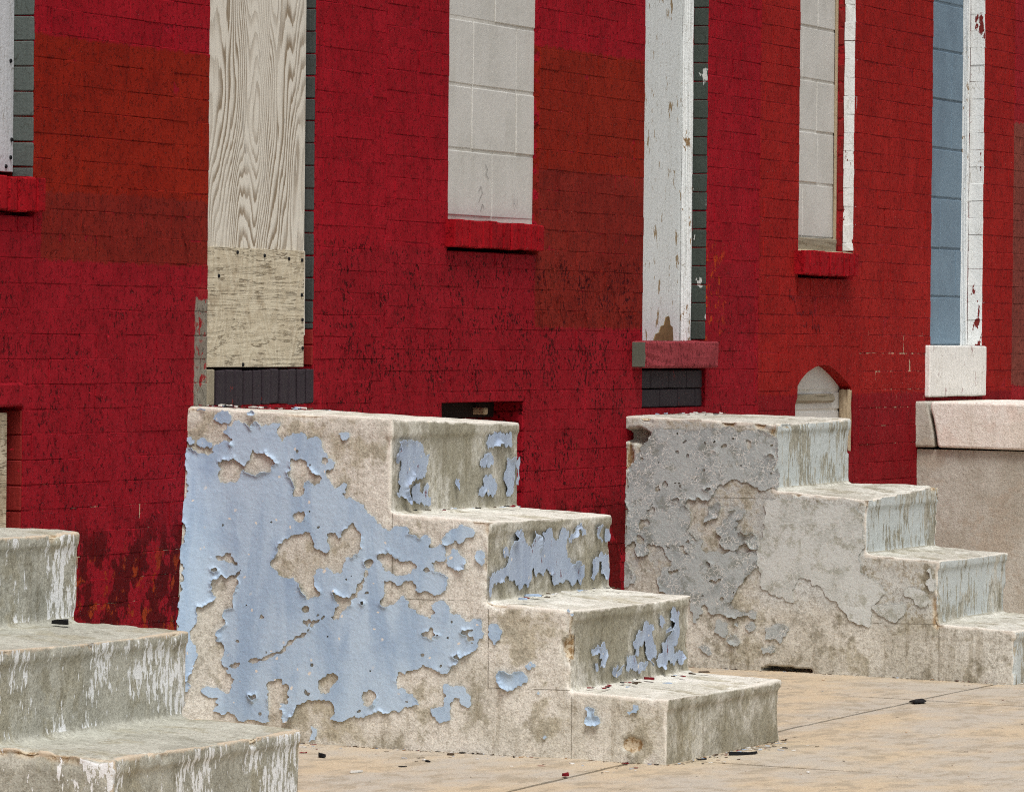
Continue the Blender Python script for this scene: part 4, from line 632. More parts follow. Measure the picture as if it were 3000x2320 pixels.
# --- house 1: boarded window, cellar window, plywood doorway
wa = empty('window', (13.26, 0.03, 0.31), h1)
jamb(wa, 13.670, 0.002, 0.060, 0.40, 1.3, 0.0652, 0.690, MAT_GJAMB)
bevel_box('board', 12.86, 13.664, 0.056, 0.075, 0.415, 2.29, MAT_WBOARD, wa, b=0.002, label='pale grey painted window board')
nails(wa, [(13.617, 0.429), (13.645, 0.453), (13.650, 0.499), (13.640, 0.702)], 0.056)
rowlock(wa, 12.88, 13.700, -0.022, 0.055, 0.312, 0.400, MAT_SILL, MAT_SILLJ, 14)
ca = empty('cellar_window', (13.26, 0.03, -0.8), h1)
jamb(ca, 13.615, 0.002, 0.10, -0.79, -0.192, 0.0652, 0.715, MAT_RJAMB)
bevel_box('board', 12.92, 13.585, 0.030, 0.05, -0.79, -0.205, MAT_PLY2, ca, b=0.002)
bevel_box('lintel', 12.80, 13.600, -0.010, 0.04, -0.188, -0.128, MAT_H1, ca, b=0.006, cuts=2, jit=0.001)
db = empty('doorway', (15.25, 0.03, -0.2), h1)
jamb(db, 15.655, 0.002, 0.10, 0.02, 1.4, 0.0652, 0.690, MAT_GJAMB_SHADE)
jamb(db, 15.655, 0.002, 0.10, -0.085, 0.02, 0.0652, 0.690, MAT_RJAMB)
bevel_box('plywood_sheet', 14.852, 15.640, 0.026, 0.042, 0.20, 2.29, MAT_PLY, db, b=0.001, label='tall plywood sheet with swirling vertical grain')
bevel_box('plywood_sheet', 14.852, 15.598, 0.008, 0.0245, -0.090, 0.246, MAT_PLY2, db, b=0.001, label='weathered lower plywood sheet checked with fine horizontal cracks')
bevel_box('splintered_edge', 15.600, 15.622, 0.014, 0.025, 0.0, 0.246, MAT_PLY, db, b=0.002, jit=0.002, cuts=2)
nails(db, [(15.081, 0.233), (15.285, 0.227), (15.473, 0.221), (15.575, 0.219), (14.945, 0.165), (15.575, 0.118), (15.582, 0.046), (15.585, -0.036), (15.13, -0.083)], 0.008)
rowlock(db, 14.905, 15.655, -0.004, 0.06, -0.196, -0.098, MAT_DBRICK, MAT_DARK, 11, 'threshold_brick', 0.006)
bevel_box('threshold_brick', 14.852, 14.902, -0.002, 0.06, -0.196, -0.096, MAT_WOODB, db, b=0.004)

# --- house 2: blocked window, cellar opening, white boarded doorway with stone
wb = empty('window', (17.2, 0.02, 0.28), h2)
blocks(wb, 16.782, 17.622, 0.018, 0.366, 2.29, [0.377, 0.586, 0.787, 0.994, 1.20, 1.41, 1.6, 1.8], [[17.23], [17.038, 17.452], [17.046, 17.450], [17.245]], MAT_BLK, MAT_BLKM)
rowlock(wb, 16.754, 17.600, -0.032, 0.05, 0.281, 0.364, MAT_SILL, MAT_SILLJ, 13)
for (pts) in ([(17.16, 0.545), (17.18, 0.53), (17.165, 0.515), (17.19, 0.50)], [(17.10, 0.46), (17.12, 0.475), (17.135, 0.455), (17.115, 0.44), (17.10, 0.425)], [(17.43, 0.46), (17.435, 0.43), (17.45, 0.42)], [(17.46, 0.45), (17.47, 0.425)], [(17.12, 0.40), (17.135, 0.42), (17.15, 0.41)]):
    J = Joined()
    for (a, b), (c, d) in zip(pts, pts[1:]):
        L_ = math.hypot(c - a, d - b); nx, nz = -(d - b) / L_ * 0.0011, (c - a) / L_ * 0.0011
        J.add([(a + nx, 0.0148, b + nz), (a - nx, 0.0148, b - nz), (c - nx, 0.0148, d - nz), (c + nx, 0.0148, d + nz), (a, 0.0185, b), (c, 0.0185, d)], [(0, 1, 2, 3), (0, 4, 1), (2, 5, 3)])
    link('pencil_scribble', mesh_np('pencil_scribble', J.v, J.f, MAT_PENCIL), wb)
cb = empty('cellar_window', (17.1, 0.05, -0.7), h2)
jamb(cb, 17.505, 0.002, 0.14, -0.69, -0.206, 0.065, 0.8055, MAT_H2)
bevel_box('cavity_shade_sheet', 16.75, 17.48, 0.20, 0.24, -0.69, -0.210, MAT_DARK, cb, b=0.0)  # near-black sheet standing in for the shade inside the opening
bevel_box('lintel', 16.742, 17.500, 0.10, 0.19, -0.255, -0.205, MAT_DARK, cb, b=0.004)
bevel_box('pipe_stub', 17.30, 17.335, 0.06, 0.16, -0.245, -0.222, MAT_TANJ, cb, b=0.006)
dc = empty('doorway', (19.07, 0.04, -0.2), h2)
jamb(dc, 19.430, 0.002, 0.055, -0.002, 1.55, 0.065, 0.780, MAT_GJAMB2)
bevel_box('casing', 19.402, 19.428, 0.056, 0.088, -0.004, 2.29, MAT_WTRIM, dc, b=0.002, jit=0.0022, cuts=12, label='peeling white door casing')
bevel_box('board', 18.80, 19.400, 0.088, 0.11, -0.006, 2.29, MAT_WWOOD, dc, b=0.002, label='white painted door board with alligatored paint')
bevel_box('casing', 18.722, 18.905, 0.066, 0.087, 0.13, 2.29, MAT_WWOOD, dc, b=0.003, cuts=2, jit=0.0008)
rp = [(19.10, -0.004), (19.12, 0.018), (19.16, 0.024), (19.18, 0.046), (19.215, 0.05), (19.235, 0.078), (19.27, 0.082), (19.285, 0.05), (19.31, 0.044), (19.32, -0.004)]
bm = bmesh.new(); fc = bm.faces.new([bm.verts.new((x, 0.0845, z)) for x, z in rp]); ex = bmesh.ops.extrude_face_region(bm, geom=[fc])
for g in ex['geom']:
    if isinstance(g, bmesh.types.BMVert): g.co.y = 0.0875
bmesh.ops.recalc_face_normals(bm, faces=bm.faces); me = bpy.data.meshes.new('rot_patch'); bm.to_mesh(me); bm.free(); me.materials.append(plain('rotten_wood', lin(128, 104, 72), 0.95, 0.9)); link('rot_patch', me, dc, label='rotten brown wood at the foot of the white door board')
bevel_box('step_stone', 18.605, 19.420, -0.052, 0.10, -0.098, -0.006, MAT_STONER, dc, b=0.008, cuts=4, jit=0.0014, label='dusty red stone block under the white door board')
bevel_box('stone_end', 18.603, 18.612, -0.046, 0.0, -0.094, -0.010, MAT_GREENST, dc, b=0.001)
n_ = 0
for (za, zb, o) in ((-0.168, -0.106, 0.0), (-0.234, -0.172, 0.1)):
    x = 18.65 - o
    while x < 19.425:
        a, b = max(x, 18.65), min(x + 0.196, 19.425); x += 0.2
        if b - a > 0.02: bevel_box('riser_brick', a, b, 0.012, 0.06, za, zb, MAT_DBRICK, dc, b=0.003, seg=1, jit=0.001)

# --- house 3: blocked window, arch niche, blue doorway
wc = empty('window', (20.9, 0.03, 0.25), h3)
blocks(wc, 20.556, 21.275, 0.080, 0.335, 2.29, [0.184, 0.39, 0.594, 0.79, 0.985, 1.184, 1.385, 1.58, 1.8], [[20.86], [20.867], [21.059], [21.041], [20.85], [21.042], [20.86]], MAT_BLK, MAT_BLKM)
jamb(wc, 21.286, 0.002, 0.042, 0.345, 1.8, 0.0703, 0.868, MAT_WJAMB, jit=0.0016, gap=0.0002, bev=0.0008)
jamb(wc, 21.290, 0.043, 0.068, 0.345, 1.8, 0.0703, 0.850, MAT_RJAMB, jit=0.003, gap=0.008)
bevel_box('strip', 21.272, 21.285, 0.0685, 0.079, 0.337, 2.29, MAT_TANJ, wc, b=0.002)
bevel_box('ledge', 20.556, 21.270, 0.062, 0.078, 0.337, 0.388, MAT_WOODB, wc, b=0.003, cuts=3, jit=0.002)
bevel_box('bed', 20.556, 21.28, -0.005, 0.062, 0.318, 0.338, MAT_TANJ, wc, b=0.003, cuts=3, jit=0.002)
rowlock(wc, 20.498, 21.215, -0.042, 0.05, 0.246, 0.334, MAT_SILL, MAT_SILL, 11)
an = empty('arch_niche', (20.92, 0.02, -0.4), h3)
xl, xr, zb_, zt = 20.458, 21.382, -0.422, -0.018
ring = [(xl, zb_), (xl, zt), (xr, zt), (xr, zb_), (ARCH[-1][0], zb_)] + ARCH[::-1][1:-1] + [(ARCH[0][0], zb_)]
ring = [ring[0]] + ring[1:]
bm = bmesh.new()
vs = [bm.verts.new((x, 0.0008, z)) for x, z in ring]
fc = bm.faces.new(vs); fc.normal_update()
ex = bmesh.ops.extrude_face_region(bm, geom=[fc]); 
for g in ex['geom']:
    if isinstance(g, bmesh.types.BMVert): g.co.y = 0.06
bmesh.ops.recalc_face_normals(bm, faces=bm.faces)
me = bpy.data.meshes.new('arch_surround'); bm.to_mesh(me); bm.free(); me.materials.append(MAT_H3)
link('arch_surround', me, an)
blocks(an, 20.47, 21.37, 0.046, -0.42, -0.03, [-0.42, -0.262, -0.19, -0.02], [[20.95], [21.2], [21.3]], MAT_BLK, MAT_BLKM)
bevel_box('ledge', 20.58, 21.16, 0.034, 0.06, -0.232, -0.200, MAT_WOODB, an, b=0.006, cuts=3, jit=0.002, label='dirty brown slot across the niche')
bevel_box('reveal', 21.258, 21.292, 0.004, 0.045, -0.42, -0.185, MAT_TANJ, an, b=0.004, cuts=3, jit=0.003)
dd = empty('doorway', (22.8, 0.04, -0.2), h3)
blocks(dd, 22.408, 23.18, 0.086, -0.012, 2.29, [-0.012, 0.187, 0.383, 0.589, 0.791, 0.991, 1.192, 1.386, 1.6, 1.8, 2.0], [[22.852], [23.1], [22.85], [22.6], [23.013], [23.005], [22.812], [23.0]], MAT_BBLK, MAT_BBLKM)
bevel_box('casing', 23.182, 23.205, 0.063, 0.088, -0.012, 2.29, MAT_WTRIM, dd, b=0.002, jit=0.002, cuts=12)
jamb(dd, 23.214, 0.002, 0.062, -0.012, 1.75, 0.0703, 0.868, MAT_WJAMB, jit=0.0015, gap=0.0002, bev=0.0008)
bevel_box('threshold_stone', 22.330, 23.205, -0.022, 0.10, -0.219, -0.014, MAT_STONEW, dd, b=0.006, cuts=3, jit=0.0015, label='whitewashed stone block below the slate blue blocks')
for pts in ([(20.44, 0.19), (20.445, 0.16), (20.47, 0.165), (20.48, 0.15), (20.50, 0.16), (20.515, 0.14)], [(20.53, 0.13), (20.54, 0.10), (20.57, 0.105), (20.59, 0.095), (20.62, 0.11), (20.63, 0.09)], [(20.70, 0.125), (20.71, 0.10), (20.73, 0.11), (20.745, 0.09)], [(20.61, 0.06), (20.64, 0.05), (20.66, 0.07), (20.67, 0.045)], [(20.74, 0.085), (20.745, 0.045), (20.77, 0.06), (20.79, 0.04), (20.82, 0.062), (20.84, 0.035)]):
    J = Joined()
    for (a, b), (c, d) in zip(pts, pts[1:]):
        L_ = math.hypot(c - a, d - b); nx, nz = -(d - b) / L_ * 0.0022, (c - a) / L_ * 0.0022
        J.add([(a + nx, -0.0024, b + nz), (a - nx, -0.0024, b - nz), (c - nx, -0.0024, d - nz), (c + nx, -0.0024, d + nz), (a, 0.001, b), (c, 0.001, d)], [(0, 1, 2, 3), (0, 4, 1), (2, 5, 3)])
    link('marker_scribble', mesh_np('marker_scribble', J.v, J.f, MAT_SCRIB), w3)

# --- curled flakes of wall paint: real little curls, too many and too small to count
def curls(parent, n, zones, mat, seed):
    r = random.Random(seed); J = Joined()
    tot = sum(z[4] for z in zones)
    for i in range(n):
        t = r.uniform(0, tot)
        for z in zones:
            t -= z[4]
            if t <= 0: break
        x, zz = r.uniform(z[0], z[1]), r.uniform(z[2], z[3])
        w, h = r.uniform(0.003, 0.012) * z[5], r.uniform(0.005, 0.015) * z[5]
        ang = r.choice((0, 0, math.pi / 2, -math.pi / 2, math.pi)) + r.uniform(-0.6, 0.6)
        cv = r.uniform(0.3, 1.0); vs = []
        for k in range(4):
            u = k / 3
            dy = -0.0035 - h * (1 - math.cos(u * cv)) / cv; dv = -h * math.sin(u * cv) / cv
            for sgn in (-0.5, 0.5):
                du = sgn * w * (1 - 0.45 * u * r.uniform(0.3, 1.2)) + r.uniform(-0.001, 0.001)
                vs.append((x + du * math.cos(ang) - dv * math.sin(ang), dy, zz + du * math.sin(ang) + dv * math.cos(ang)))
        J.add(vs, [(0, 1, 3, 2), (2, 3, 5, 4), (4, 5, 7, 6)])
    link('paint_curls', mesh_np('paint_curls', J.v, J.f, mat), parent, kind='stuff')
curls(w1, 260, [(13.5, 14.72, -0.55, 0.19, 0.5, 1.0), (15.7, 16.24, -0.2, 0.28, 1.0, 0.9), (13.75, 14.8, 0.2, 0.3, 0.15, 1.0)], MAT_H1, 3)
curls(w2, 800, [(16.24, 17.6, -0.2, 0.27, 0.8, 0.9), (17.62, 18.68, 0.04, 0.27, 1.0, 1.0), (17.55, 18.6, -0.75, 0.04, 0.7, 0.8), (19.45, 20.03, -0.2, 0.2, 0.35, 0.8)], MAT_H2, 5)
curls(w3, 60, [(21.4, 22.35, -0.5, 0.1, 1, 0.7)], MAT_H3, 8)

# ------------------------------------------------------------------ stoops
def hexa(J, x0, x1, yb, yf, zbot, ztops):
    """box from back yb to front yf (more negative); ztops = left-back, left-front, right-back, right-front"""
    v = [(x0, yb, zbot), (x1, yb, zbot), (x1, yf, zbot), (x0, yf, zbot), (x0, yb, ztops[0]), (x1, yb, ztops[2]), (x1, yf, ztops[3]), (x0, yf, ztops[1])]
    J.add(v, [(3, 2, 1, 0), (4, 5, 6, 7), (0, 1, 5, 4), (1, 2, 6, 5), (2, 3, 7, 6), (3, 0, 4, 7)])
def flare(y, z):
    """parging of the blue stoop swells out towards its foot where it meets the house"""
    return 0.075 * np.clip((-0.27 - z) / 0.6, 0, 1) * np.clip(1 + y / 0.12, 0, 1) ** 1.6
def build_stoop(root, x0, x1, steps, mats, voxel=0.0065, seed=1, dents=(), chip=1.0, names=None, swell=False):
    J = Joined(); segs = []
    for i, (yb, yf, zt) in enumerate(steps):
        zb = ground(x0, yf) - 0.04
        hexa(J, x0, x1, 0.12, yf, zb, (zt[0] + (zt[0] - zt[1]) / (yb - yf) * (0.12 - yb) * 0 , zt[1], zt[2], zt[3]) if i == 0 else (zt[0] + 0.0, zt[1], zt[2], zt[3]))
        hexa(J, x0 - 0.002, x1 + 0.002, yb + 0.03, yf - 0.006, min(zt) - 0.03, zt)
        segs += [((x0, yf, zt[1]), (x1, yf, zt[3])), ((x0, yb, zt[0]), (x0, yf, zt[1])), ((x1, yb, zt[2]), (x1, yf, zt[3]))]
        zn = steps[i + 1][2][0] if i + 1 < len(steps) else zb
        segs += [((x0, yf, zn), (x0, yf, zt[1])), ((x1, yf, zn), (x1, yf, zt[3]))]
    me = bpy.data.meshes.new('tmp'); me.from_pydata(J.v, [], J.f)
    ob = bpy.data.objects.new('tmp', me); COL.objects.link(ob)
    m = ob.modifiers.new('r', 'REMESH'); m.mode = 'VOXEL'; m.voxel_size = voxel; m.adaptivity = 0.0
    m = ob.modifiers.new('s', 'SMOOTH'); m.factor = 0.5; m.iterations = 4
    dg = bpy.context.evaluated_depsgraph_get()
    em = ob.evaluated_get(dg).to_mesh()
    nv, nf = len(em.vertices), len(em.polygons)
    V = np.empty(nv * 3); em.vertices.foreach_get('co', V); V = V.reshape(-1, 3)
    N = np.empty(nv * 3); em.vertex_normals.foreach_get('vector', N); N = N.reshape(-1, 3)
    F = np.empty(nf * 4, dtype=np.int32); em.polygons.foreach_get('vertices', F); F = F.reshape(-1, 4)
    ob.evaluated_get(dg).to_mesh_clear(); bpy.data.objects.remove(ob); bpy.data.meshes.remove(me)
    d = np.full(nv, 9.0)
    for a, b in segs:
        a, b = np.array(a), np.array(b); ab = b - a; t = np.clip(((V - a) @ ab) / (ab @ ab), 0, 1)
        d = np.minimum(d, np.linalg.norm(V - a - t[:, None] * ab, axis=1))
    edge = np.exp(-(d / 0.02) ** 2)
    ch = np.clip((vnoise(V, 14, seed, 3) - 0.585) * 9, 0, 1) * np.exp(-(d / 0.024) ** 2) * chip
    disp = -0.004 * vnoise(V, 5, seed + 9, 3) - 0.0030 * vnoise(V, 34, seed + 3, 3) - 0.013 * ch
    tread = N[:, 2] > 0.7
    disp = np.where(tread, disp - 0.006 * vnoise(V * np.array([.5, 1, 1]), 7, seed + 5, 2) + 0.005, disp)
    worn = np.zeros(nv)
    for (yb, yf, zt) in steps: worn = np.maximum(worn, np.exp(-((V[:, 1] - yf - 0.03) / 0.06) ** 2) * np.exp(-((V[:, 0] - (x0 + x1) / 2) / 0.3) ** 2) * (np.abs(V[:, 2] - zt[1]) < 0.03))
    disp = disp - 0.008 * worn * tread
    V = V + N * disp[:, None]
    for (yc, zc, ry, rz, dep) in dents:
        q = ((V[:, 1] - yc) / ry) ** 2 + ((V[:, 2] - zc) / rz) ** 2
        q = q * (0.25 + 1.5 * vnoise(V, 38, seed + 21, 3))
        on = (V[:, 0] < x0 + 0.03)
        k = np.where(on, np.clip((1.2 - q) * 2.5, 0, 1), 0)
        V[:, 0] += dep * k; ch = np.maximum(ch, np.where(on, np.clip(k * 1.2, 0, 1) * (0.8 if dep < 0.03 else 0.35), 0))
    if swell: V[:, 0] -= np.where(V[:, 0] < x0 + 0.04, flare(V[:, 1], V[:, 2]), 0.0)
    fc = V[F].mean(axis=1)
    yfs = [s[1] for s in steps]
    idx = np.zeros(nf, dtype=int)
    for i, yf in enumerate(yfs[:-1]): idx[fc[:, 1] < yf - 0.004] = i + 1
    for i in range(len(steps)):
        f = F[idx == i]
        u, invq = np.unique(f, return_inverse=True)
        me = mesh_np('step', V[u], invq.reshape(-1, 4), mats, True, {'edge': edge[u], 'chip': ch[u]})
        link((names or ['landing'] + ['step'] * 9)[i], me, root)

def roughen(poly, step, amp, r):
    out = []
    n = len(poly)
    def sub(a, b):
        L = math.hypot(b[0] - a[0], b[1] - a[1])
        if L < step: out.append(a); return
        k = r.uniform(-amp, amp) * min(L, 0.035)
        m = ((a[0] + b[0]) / 2 - (b[1] - a[1]) / L * k, (a[1] + b[1]) / 2 + (b[0] - a[0]) / L * k)
        sub(a, m); sub(m, b)
    for i in range(n): sub(poly[i], poly[(i + 1) % n])
    return out
def paint_sheet(name, poly, holes, plane, val, parent, mat, cell=0.004, lift=0.008, width=0.012, wave=0.003, base=0.0012, seed=0, thick=0.0014, rough=0.22, nick=(), swell=False, **k):
    r = random.Random(seed)
    loops = [roughen(poly, cell * 1.3, rough, r)] + [roughen(h, cell * 1.3, rough, r) for h in holes]
    nmain = sum(len(l) for l in loops); loops += [roughen(h, cell * 1.3, rough, r) for h in nick]
    A = np.array([p for l in loops for p in l]); Bq = np.array([l[(i + 1) % len(l)] for l in loops for i in range(len(l))])
    u0, v0 = A.min(axis=0) - 2 * cell; u1, v1 = A.max(axis=0) + 2 * cell
    nu, nv = int((u1 - u0) / cell) + 2, int((v1 - v0) / cell) + 2
    us, vs = u0 + cell * np.arange(nu), v0 + cell * np.arange(nv)
    ins = np.zeros((nv, nu), dtype=bool)
    for j in range(nv):
        c = (A[:, 1] <= vs[j]) != (Bq[:, 1] <= vs[j])
        if c.any():
            xs = np.sort(A[c, 0] + (vs[j] - A[c, 1]) / (Bq[c, 1] - A[c, 1]) * (Bq[c, 0] - A[c, 0]))
            ins[j] = (np.searchsorted(xs, us) % 2) == 1
    D = np.full((nv, nu), 0.05); NP = np.zeros((nv, nu, 2)); NP[..., 0] = us[None, :]; NP[..., 1] = vs[:, None]
    W = 0.04; DL = None
    for si, (a, b) in enumerate(zip(A, Bq)):
        if si == nmain: DL = D.copy()
        i0 = max(int((min(a[0], b[0]) - W - u0) / cell), 0); i1 = min(int((max(a[0], b[0]) + W - u0) / cell) + 1, nu)
        j0 = max(int((min(a[1], b[1]) - W - v0) / cell), 0); j1 = min(int((max(a[1], b[1]) + W - v0) / cell) + 1, nv)
        U, Vv = np.meshgrid(us[i0:i1], vs[j0:j1]); ab = b - a
        t = np.clip(((U - a[0]) * ab[0] + (Vv - a[1]) * ab[1]) / max(ab @ ab, 1e-12), 0, 1)
        px, py = a[0] + t * ab[0], a[1] + t * ab[1]
        dd_ = np.hypot(U - px, Vv - py); S = D[j0:j1, i0:i1]; m = dd_ < S
        S[m] = dd_[m]; NP[j0:j1, i0:i1, 0][m] = px[m]; NP[j0:j1, i0:i1, 1][m] = py[m]
    keep = (ins[:-1, :-1].astype(int) + ins[1:, :-1] + ins[:-1, 1:] + ins[1:, 1:]) >= 2
    P = np.stack(np.meshgrid(us, vs), axis=-1)
    P = np.where(ins[..., None], P, NP)
    d = np.where(ins, D, 0.0) if DL is None else np.where(ins | (DL > 0.004), DL, 0.0)
    flat = np.concatenate([P.reshape(-1, 2), np.full((nu * nv, 1), seed * 0.37 + 3.0)], axis=1)
    n1 = vnoise(flat, 16, seed + 40, 2).reshape(nv, nu); n2 = vnoise(flat * np.array([1, .22, 1]), 13, seed + 50, 2).reshape(nv, nu); n3 = vnoise(flat, 45, seed + 60, 2).reshape(nv, nu)
    amp = np.clip((n1 - 0.55) * 6.0, 0.03, 1.3)
    h = base + wave * np.clip(n2 - 0.25, 0, 1) * 1.6 + lift * amp * np.exp(-(d / width) ** 1.3) * (0.6 + 0.8 * n3)
    j, i = np.nonzero(keep)
    q = np.stack([j * nu + i, j * nu + i + 1, (j + 1) * nu + i + 1, (j + 1) * nu + i], axis=1)
    if not len(q): return
    u, invq = np.unique(q, return_inverse=True)
    pp = P.reshape(-1, 2)[u]; hh = h.reshape(-1)[u]; invq = invq.reshape(-1, 4)
    if plane == 'X': V = np.stack([val - hh - (flare(pp[:, 0], pp[:, 1]) if swell else 0.0), pp[:, 0], pp[:, 1]], axis=1); invq = invq[:, ::-1]
    else: V = np.stack([pp[:, 0], val - hh, pp[:, 1]], axis=1)
    me = mesh_np(name, V, invq, mat, False)
    bm = bmesh.new(); bm.from_mesh(me); bmesh.ops.dissolve_degenerate(bm, edges=bm.edges, dist=0.0002); bm.to_mesh(me); bm.free()
    o = link(name, me, parent, **k)
    m = o.modifiers.new('thickness', 'SOLIDIFY'); m.thickness = thick; m.offset = -1.0
    return o

GRP = 'front stoops along the row'
s0 = empty('stoop', (11.4, -0.7, -1.15), label='unpainted grey concrete stoop with white paint specks in the left foreground', cat='stoop', group=GRP)
build_stoop(s0, 10.885, 11.93, [(0, -0.62, (-0.22, -0.225, -0.22, -0.23)), (-0.62, -0.905, (-0.428, -0.440, -0.432, -0.444)), (-0.905, -1.172, (-0.640, -0.656, -0.645, -0.659)), (-1.172, -1.446, (-0.850, -0.868, -0.852, -0.872))], MAT_S0, seed=3, chip=0.9)
s1 = empty('stoop', (15.2, -0.7, -1.15), label='tan concrete stoop with powder blue paint peeling off its side', cat='stoop', group=GRP)
build_stoop(s1, 14.712, 15.757, [(0, -0.603, (-0.195, -0.220, -0.215, -0.243)), (-0.603, -0.886, (-0.478, -0.494, -0.487, -0.503)), (-0.886, -1.127, (-0.712, -0.730, -0.712, -0.733)), (-1.127, -1.400, (-0.948, -0.961, -0.945, -0.963))], MAT_S1, seed=11, chip=0.55, swell=True,
            dents=[(-1.118, -0.83, 0.022, 0.030, 0.02), (-1.30, -1.09, 0.03, 0.02, 0.008)])
s2 = empty('stoop', (19.0, -0.7, -1.12), label='tan concrete stoop with crazed grey paint, behind the blue one', cat='stoop', group=GRP)
build_stoop(s2, 18.545, 19.44, [(0, -0.531, (-0.256, -0.276, -0.258, -0.268)), (-0.531, -0.852, (-0.500, -0.526, -0.495, -0.494)), (-0.852, -1.100, (-0.708, -0.724, -0.710, -0.722)), (-1.100, -1.364, (-0.933, -0.950, -0.930, -0.945))], MAT_S2, seed=23, chip=1.0,
            dents=[(-0.035, -0.325, 0.050, 0.026, 0.08), (-0.06, -0.345, 0.02, 0.02, 0.05), (-0.012, -0.40, 0.012, 0.05, 0.02), (-0.53, -1.106, 0.04, 0.012, 0.09), (-0.605, -1.108, 0.05, 0.010, 0.09), (-0.57, -1.10, 0.03, 0.008, 0.04)])
s3 = empty('stoop', (22.8, -0.5, -1.1), label='beige stucco stoop with thick cracked marble top slab at the right edge', cat='stoop', group=GRP)
J = Joined(); hexa(J, 22.222, 23.35, 0.1, -0.75, ground(22.2, -0.7) - 0.03, (-0.425, -0.432, -0.425, -0.432)); hexa(J, 22.222, 23.35, -0.75, -1.05, ground(22.2, -1.05) - 0.03, (-0.68, -0.69, -0.68, -0.69)); hexa(J, 22.222, 23.35, -1.05, -1.33, ground(22.2, -1.33) - 0.03, (-0.90, -0.91, -0.90, -0.91))
me = mesh_np('plinth', J.v, J.f, MAT_S3); link('plinth', me, s3)
bm = bmesh.new()
prof = [(-0.062, -0.236), (-0.060, -0.262), (-0.072, -0.30), (-0.084, -0.36), (-0.092, -0.418), (-0.79, -0.430), (-0.79, -0.246), (-0.40, -0.240)]
def slab_from(name, prof, x0, x1, mat):
    bm = bmesh.new()
    a = [bm.verts.new((x0, y, z)) for y, z in prof]; b = [bm.verts.new((x1, y, z)) for y, z in prof]
    bm.faces.new(a); bm.faces.new(b[::-1])
    for i in range(len(prof)): bm.faces.new((a[i], b[i], b[(i + 1) % len(prof)], a[(i + 1) % len(prof)]))
    bmesh.ops.recalc_face_normals(bm, faces=bm.faces)
    bmesh.ops.bevel(bm, geom=[e for e in bm.edges if e.calc_face_angle(0) > 0.6], offset=0.010, segments=3, affect='EDGES', profile=0.5)
    me = bpy.data.meshes.new(name); bm.to_mesh(me); bm.free(); me.materials.append(mat)
    return link(name, me, s3)
slab_from('top_slab', prof, 22.195, 23.36, MAT_MARBLE)
slab_from('broken_end', [(0.02, -0.236), (-0.030, -0.236), (-0.048, -0.238), (-0.050, -0.262), (-0.060, -0.30), (-0.072, -0.36), (-0.078, -0.418), (0.02, -0.418)], 22.200, 23.3, MAT_S3)

# --- peeling paint on the stoops
def nicks(poly, n, seed, rmin, rmax, box):
    r = random.Random(seed); out = []
    while len(out) < n:
        c = (r.uniform(box[0], box[1]), r.uniform(box[2], box[3])); a = r.uniform(0, 6.28); m = r.randint(5, 8); q = r.uniform(rmin, rmax) * r.choice((1, 1, 1.6)); e = r.uniform(0.4, 1.0)
        out.append([(c[0] + math.cos(a) * (x := math.cos(6.283 * k / m) * q * r.uniform(0.5, 1.3)) - math.sin(a) * (y := math.sin(6.283 * k / m) * q * e * r.uniform(0.5, 1.3)), c[1] + math.sin(a) * x + math.cos(a) * y) for k in range(m)])
    return out
def inside(p, poly):
    c = False
    for (a, b), (d, e) in zip(poly, poly[1:] + poly[:1]):
        if (b > p[1]) != (e > p[1]) and p[0] < (d - a) * (p[1] - b) / (e - b) + a: c = not c
    return c
def clear_of(nk, poly, holes):
    ok = []
    for h in nk:
        if all(inside(p, poly) for p in h) and not any(inside(p, q) for p in h for q in holes): ok.append(h)
    return ok
NK = clear_of(nicks(BLUE_MAIN, 70, 5, 0.002, 0.006, (-0.95, -0.01, -1.08, -0.27)), BLUE_MAIN, BLUE_HOLES)
NKG = clear_of(nicks(GREY_MAIN, 50, 6, 0.004, 0.012, (-0.53, -0.01, -0.95, -0.3)), GREY_MAIN, GREY_HOLES)
paint_sheet('paint_sheet', [(min(a, -0.002), b) for a, b in BLUE_MAIN], BLUE_HOLES, 'X', 14.712, s1, MAT_BLUE, nick=NK, swell=True, cell=0.0027, lift=0.0055, width=0.0045, wave=0.0010, base=0.0008, seed=1, thick=0.0011, rough=0.27, label='large powder blue paint sheet peeling off in torn patches')
for i, p in enumerate(BLUE_FLAKES): paint_sheet('paint_patch', [(a, min(b, -0.206)) for a, b in p], [], 'X', 14.712, s1, MAT_BLUE, cell=0.0028, lift=0.006, width=0.006, wave=0.0010, swell=True, seed=20 + i, thick=0.0010, rough=0.27)
capz = lambda p, z: [(a, min(b, z)) for a, b in p]
clampx = lambda p, a, b: [(min(max(x, a), b), z) for x, z in p]
for R, Y, sd_ in ((RISER_1, -0.603, 60), (RISER_2, -0.886, 80), (RISER_3, -1.127, 100)):
    for i, p in enumerate(R): paint_sheet('riser_paint_patch', clampx(p, 14.716, 15.752), [], 'Y', Y - 0.001, s1, MAT_BLUE2, cell=0.0029, lift=0.010, width=0.007, wave=0.002, seed=sd_ + i, thick=0.0010, rough=0.27)
paint_sheet('paint_sheet', capz(GREY_MAIN, -0.302), GREY_HOLES, 'X', 18.545, s2, MAT_GREY, nick=NKG, cell=0.0036, lift=0.0025, width=0.005, wave=0.0004, base=0.0006, seed=140, rough=0.30, thick=0.0008, label='crazed grey paint sheet covering the wall end of the stoop side')
for i, p in enumerate(GREY_FLAKES): paint_sheet('paint_patch', p, [], 'X', 18.545, s2, MAT_GREY, cell=0.0045, lift=0.010 if i == 0 else 0.004, width=0.006, wave=0.006 if i == 0 else 0.0008, base=0.0008, seed=150 + i, rough=0.30, thick=0.0009)
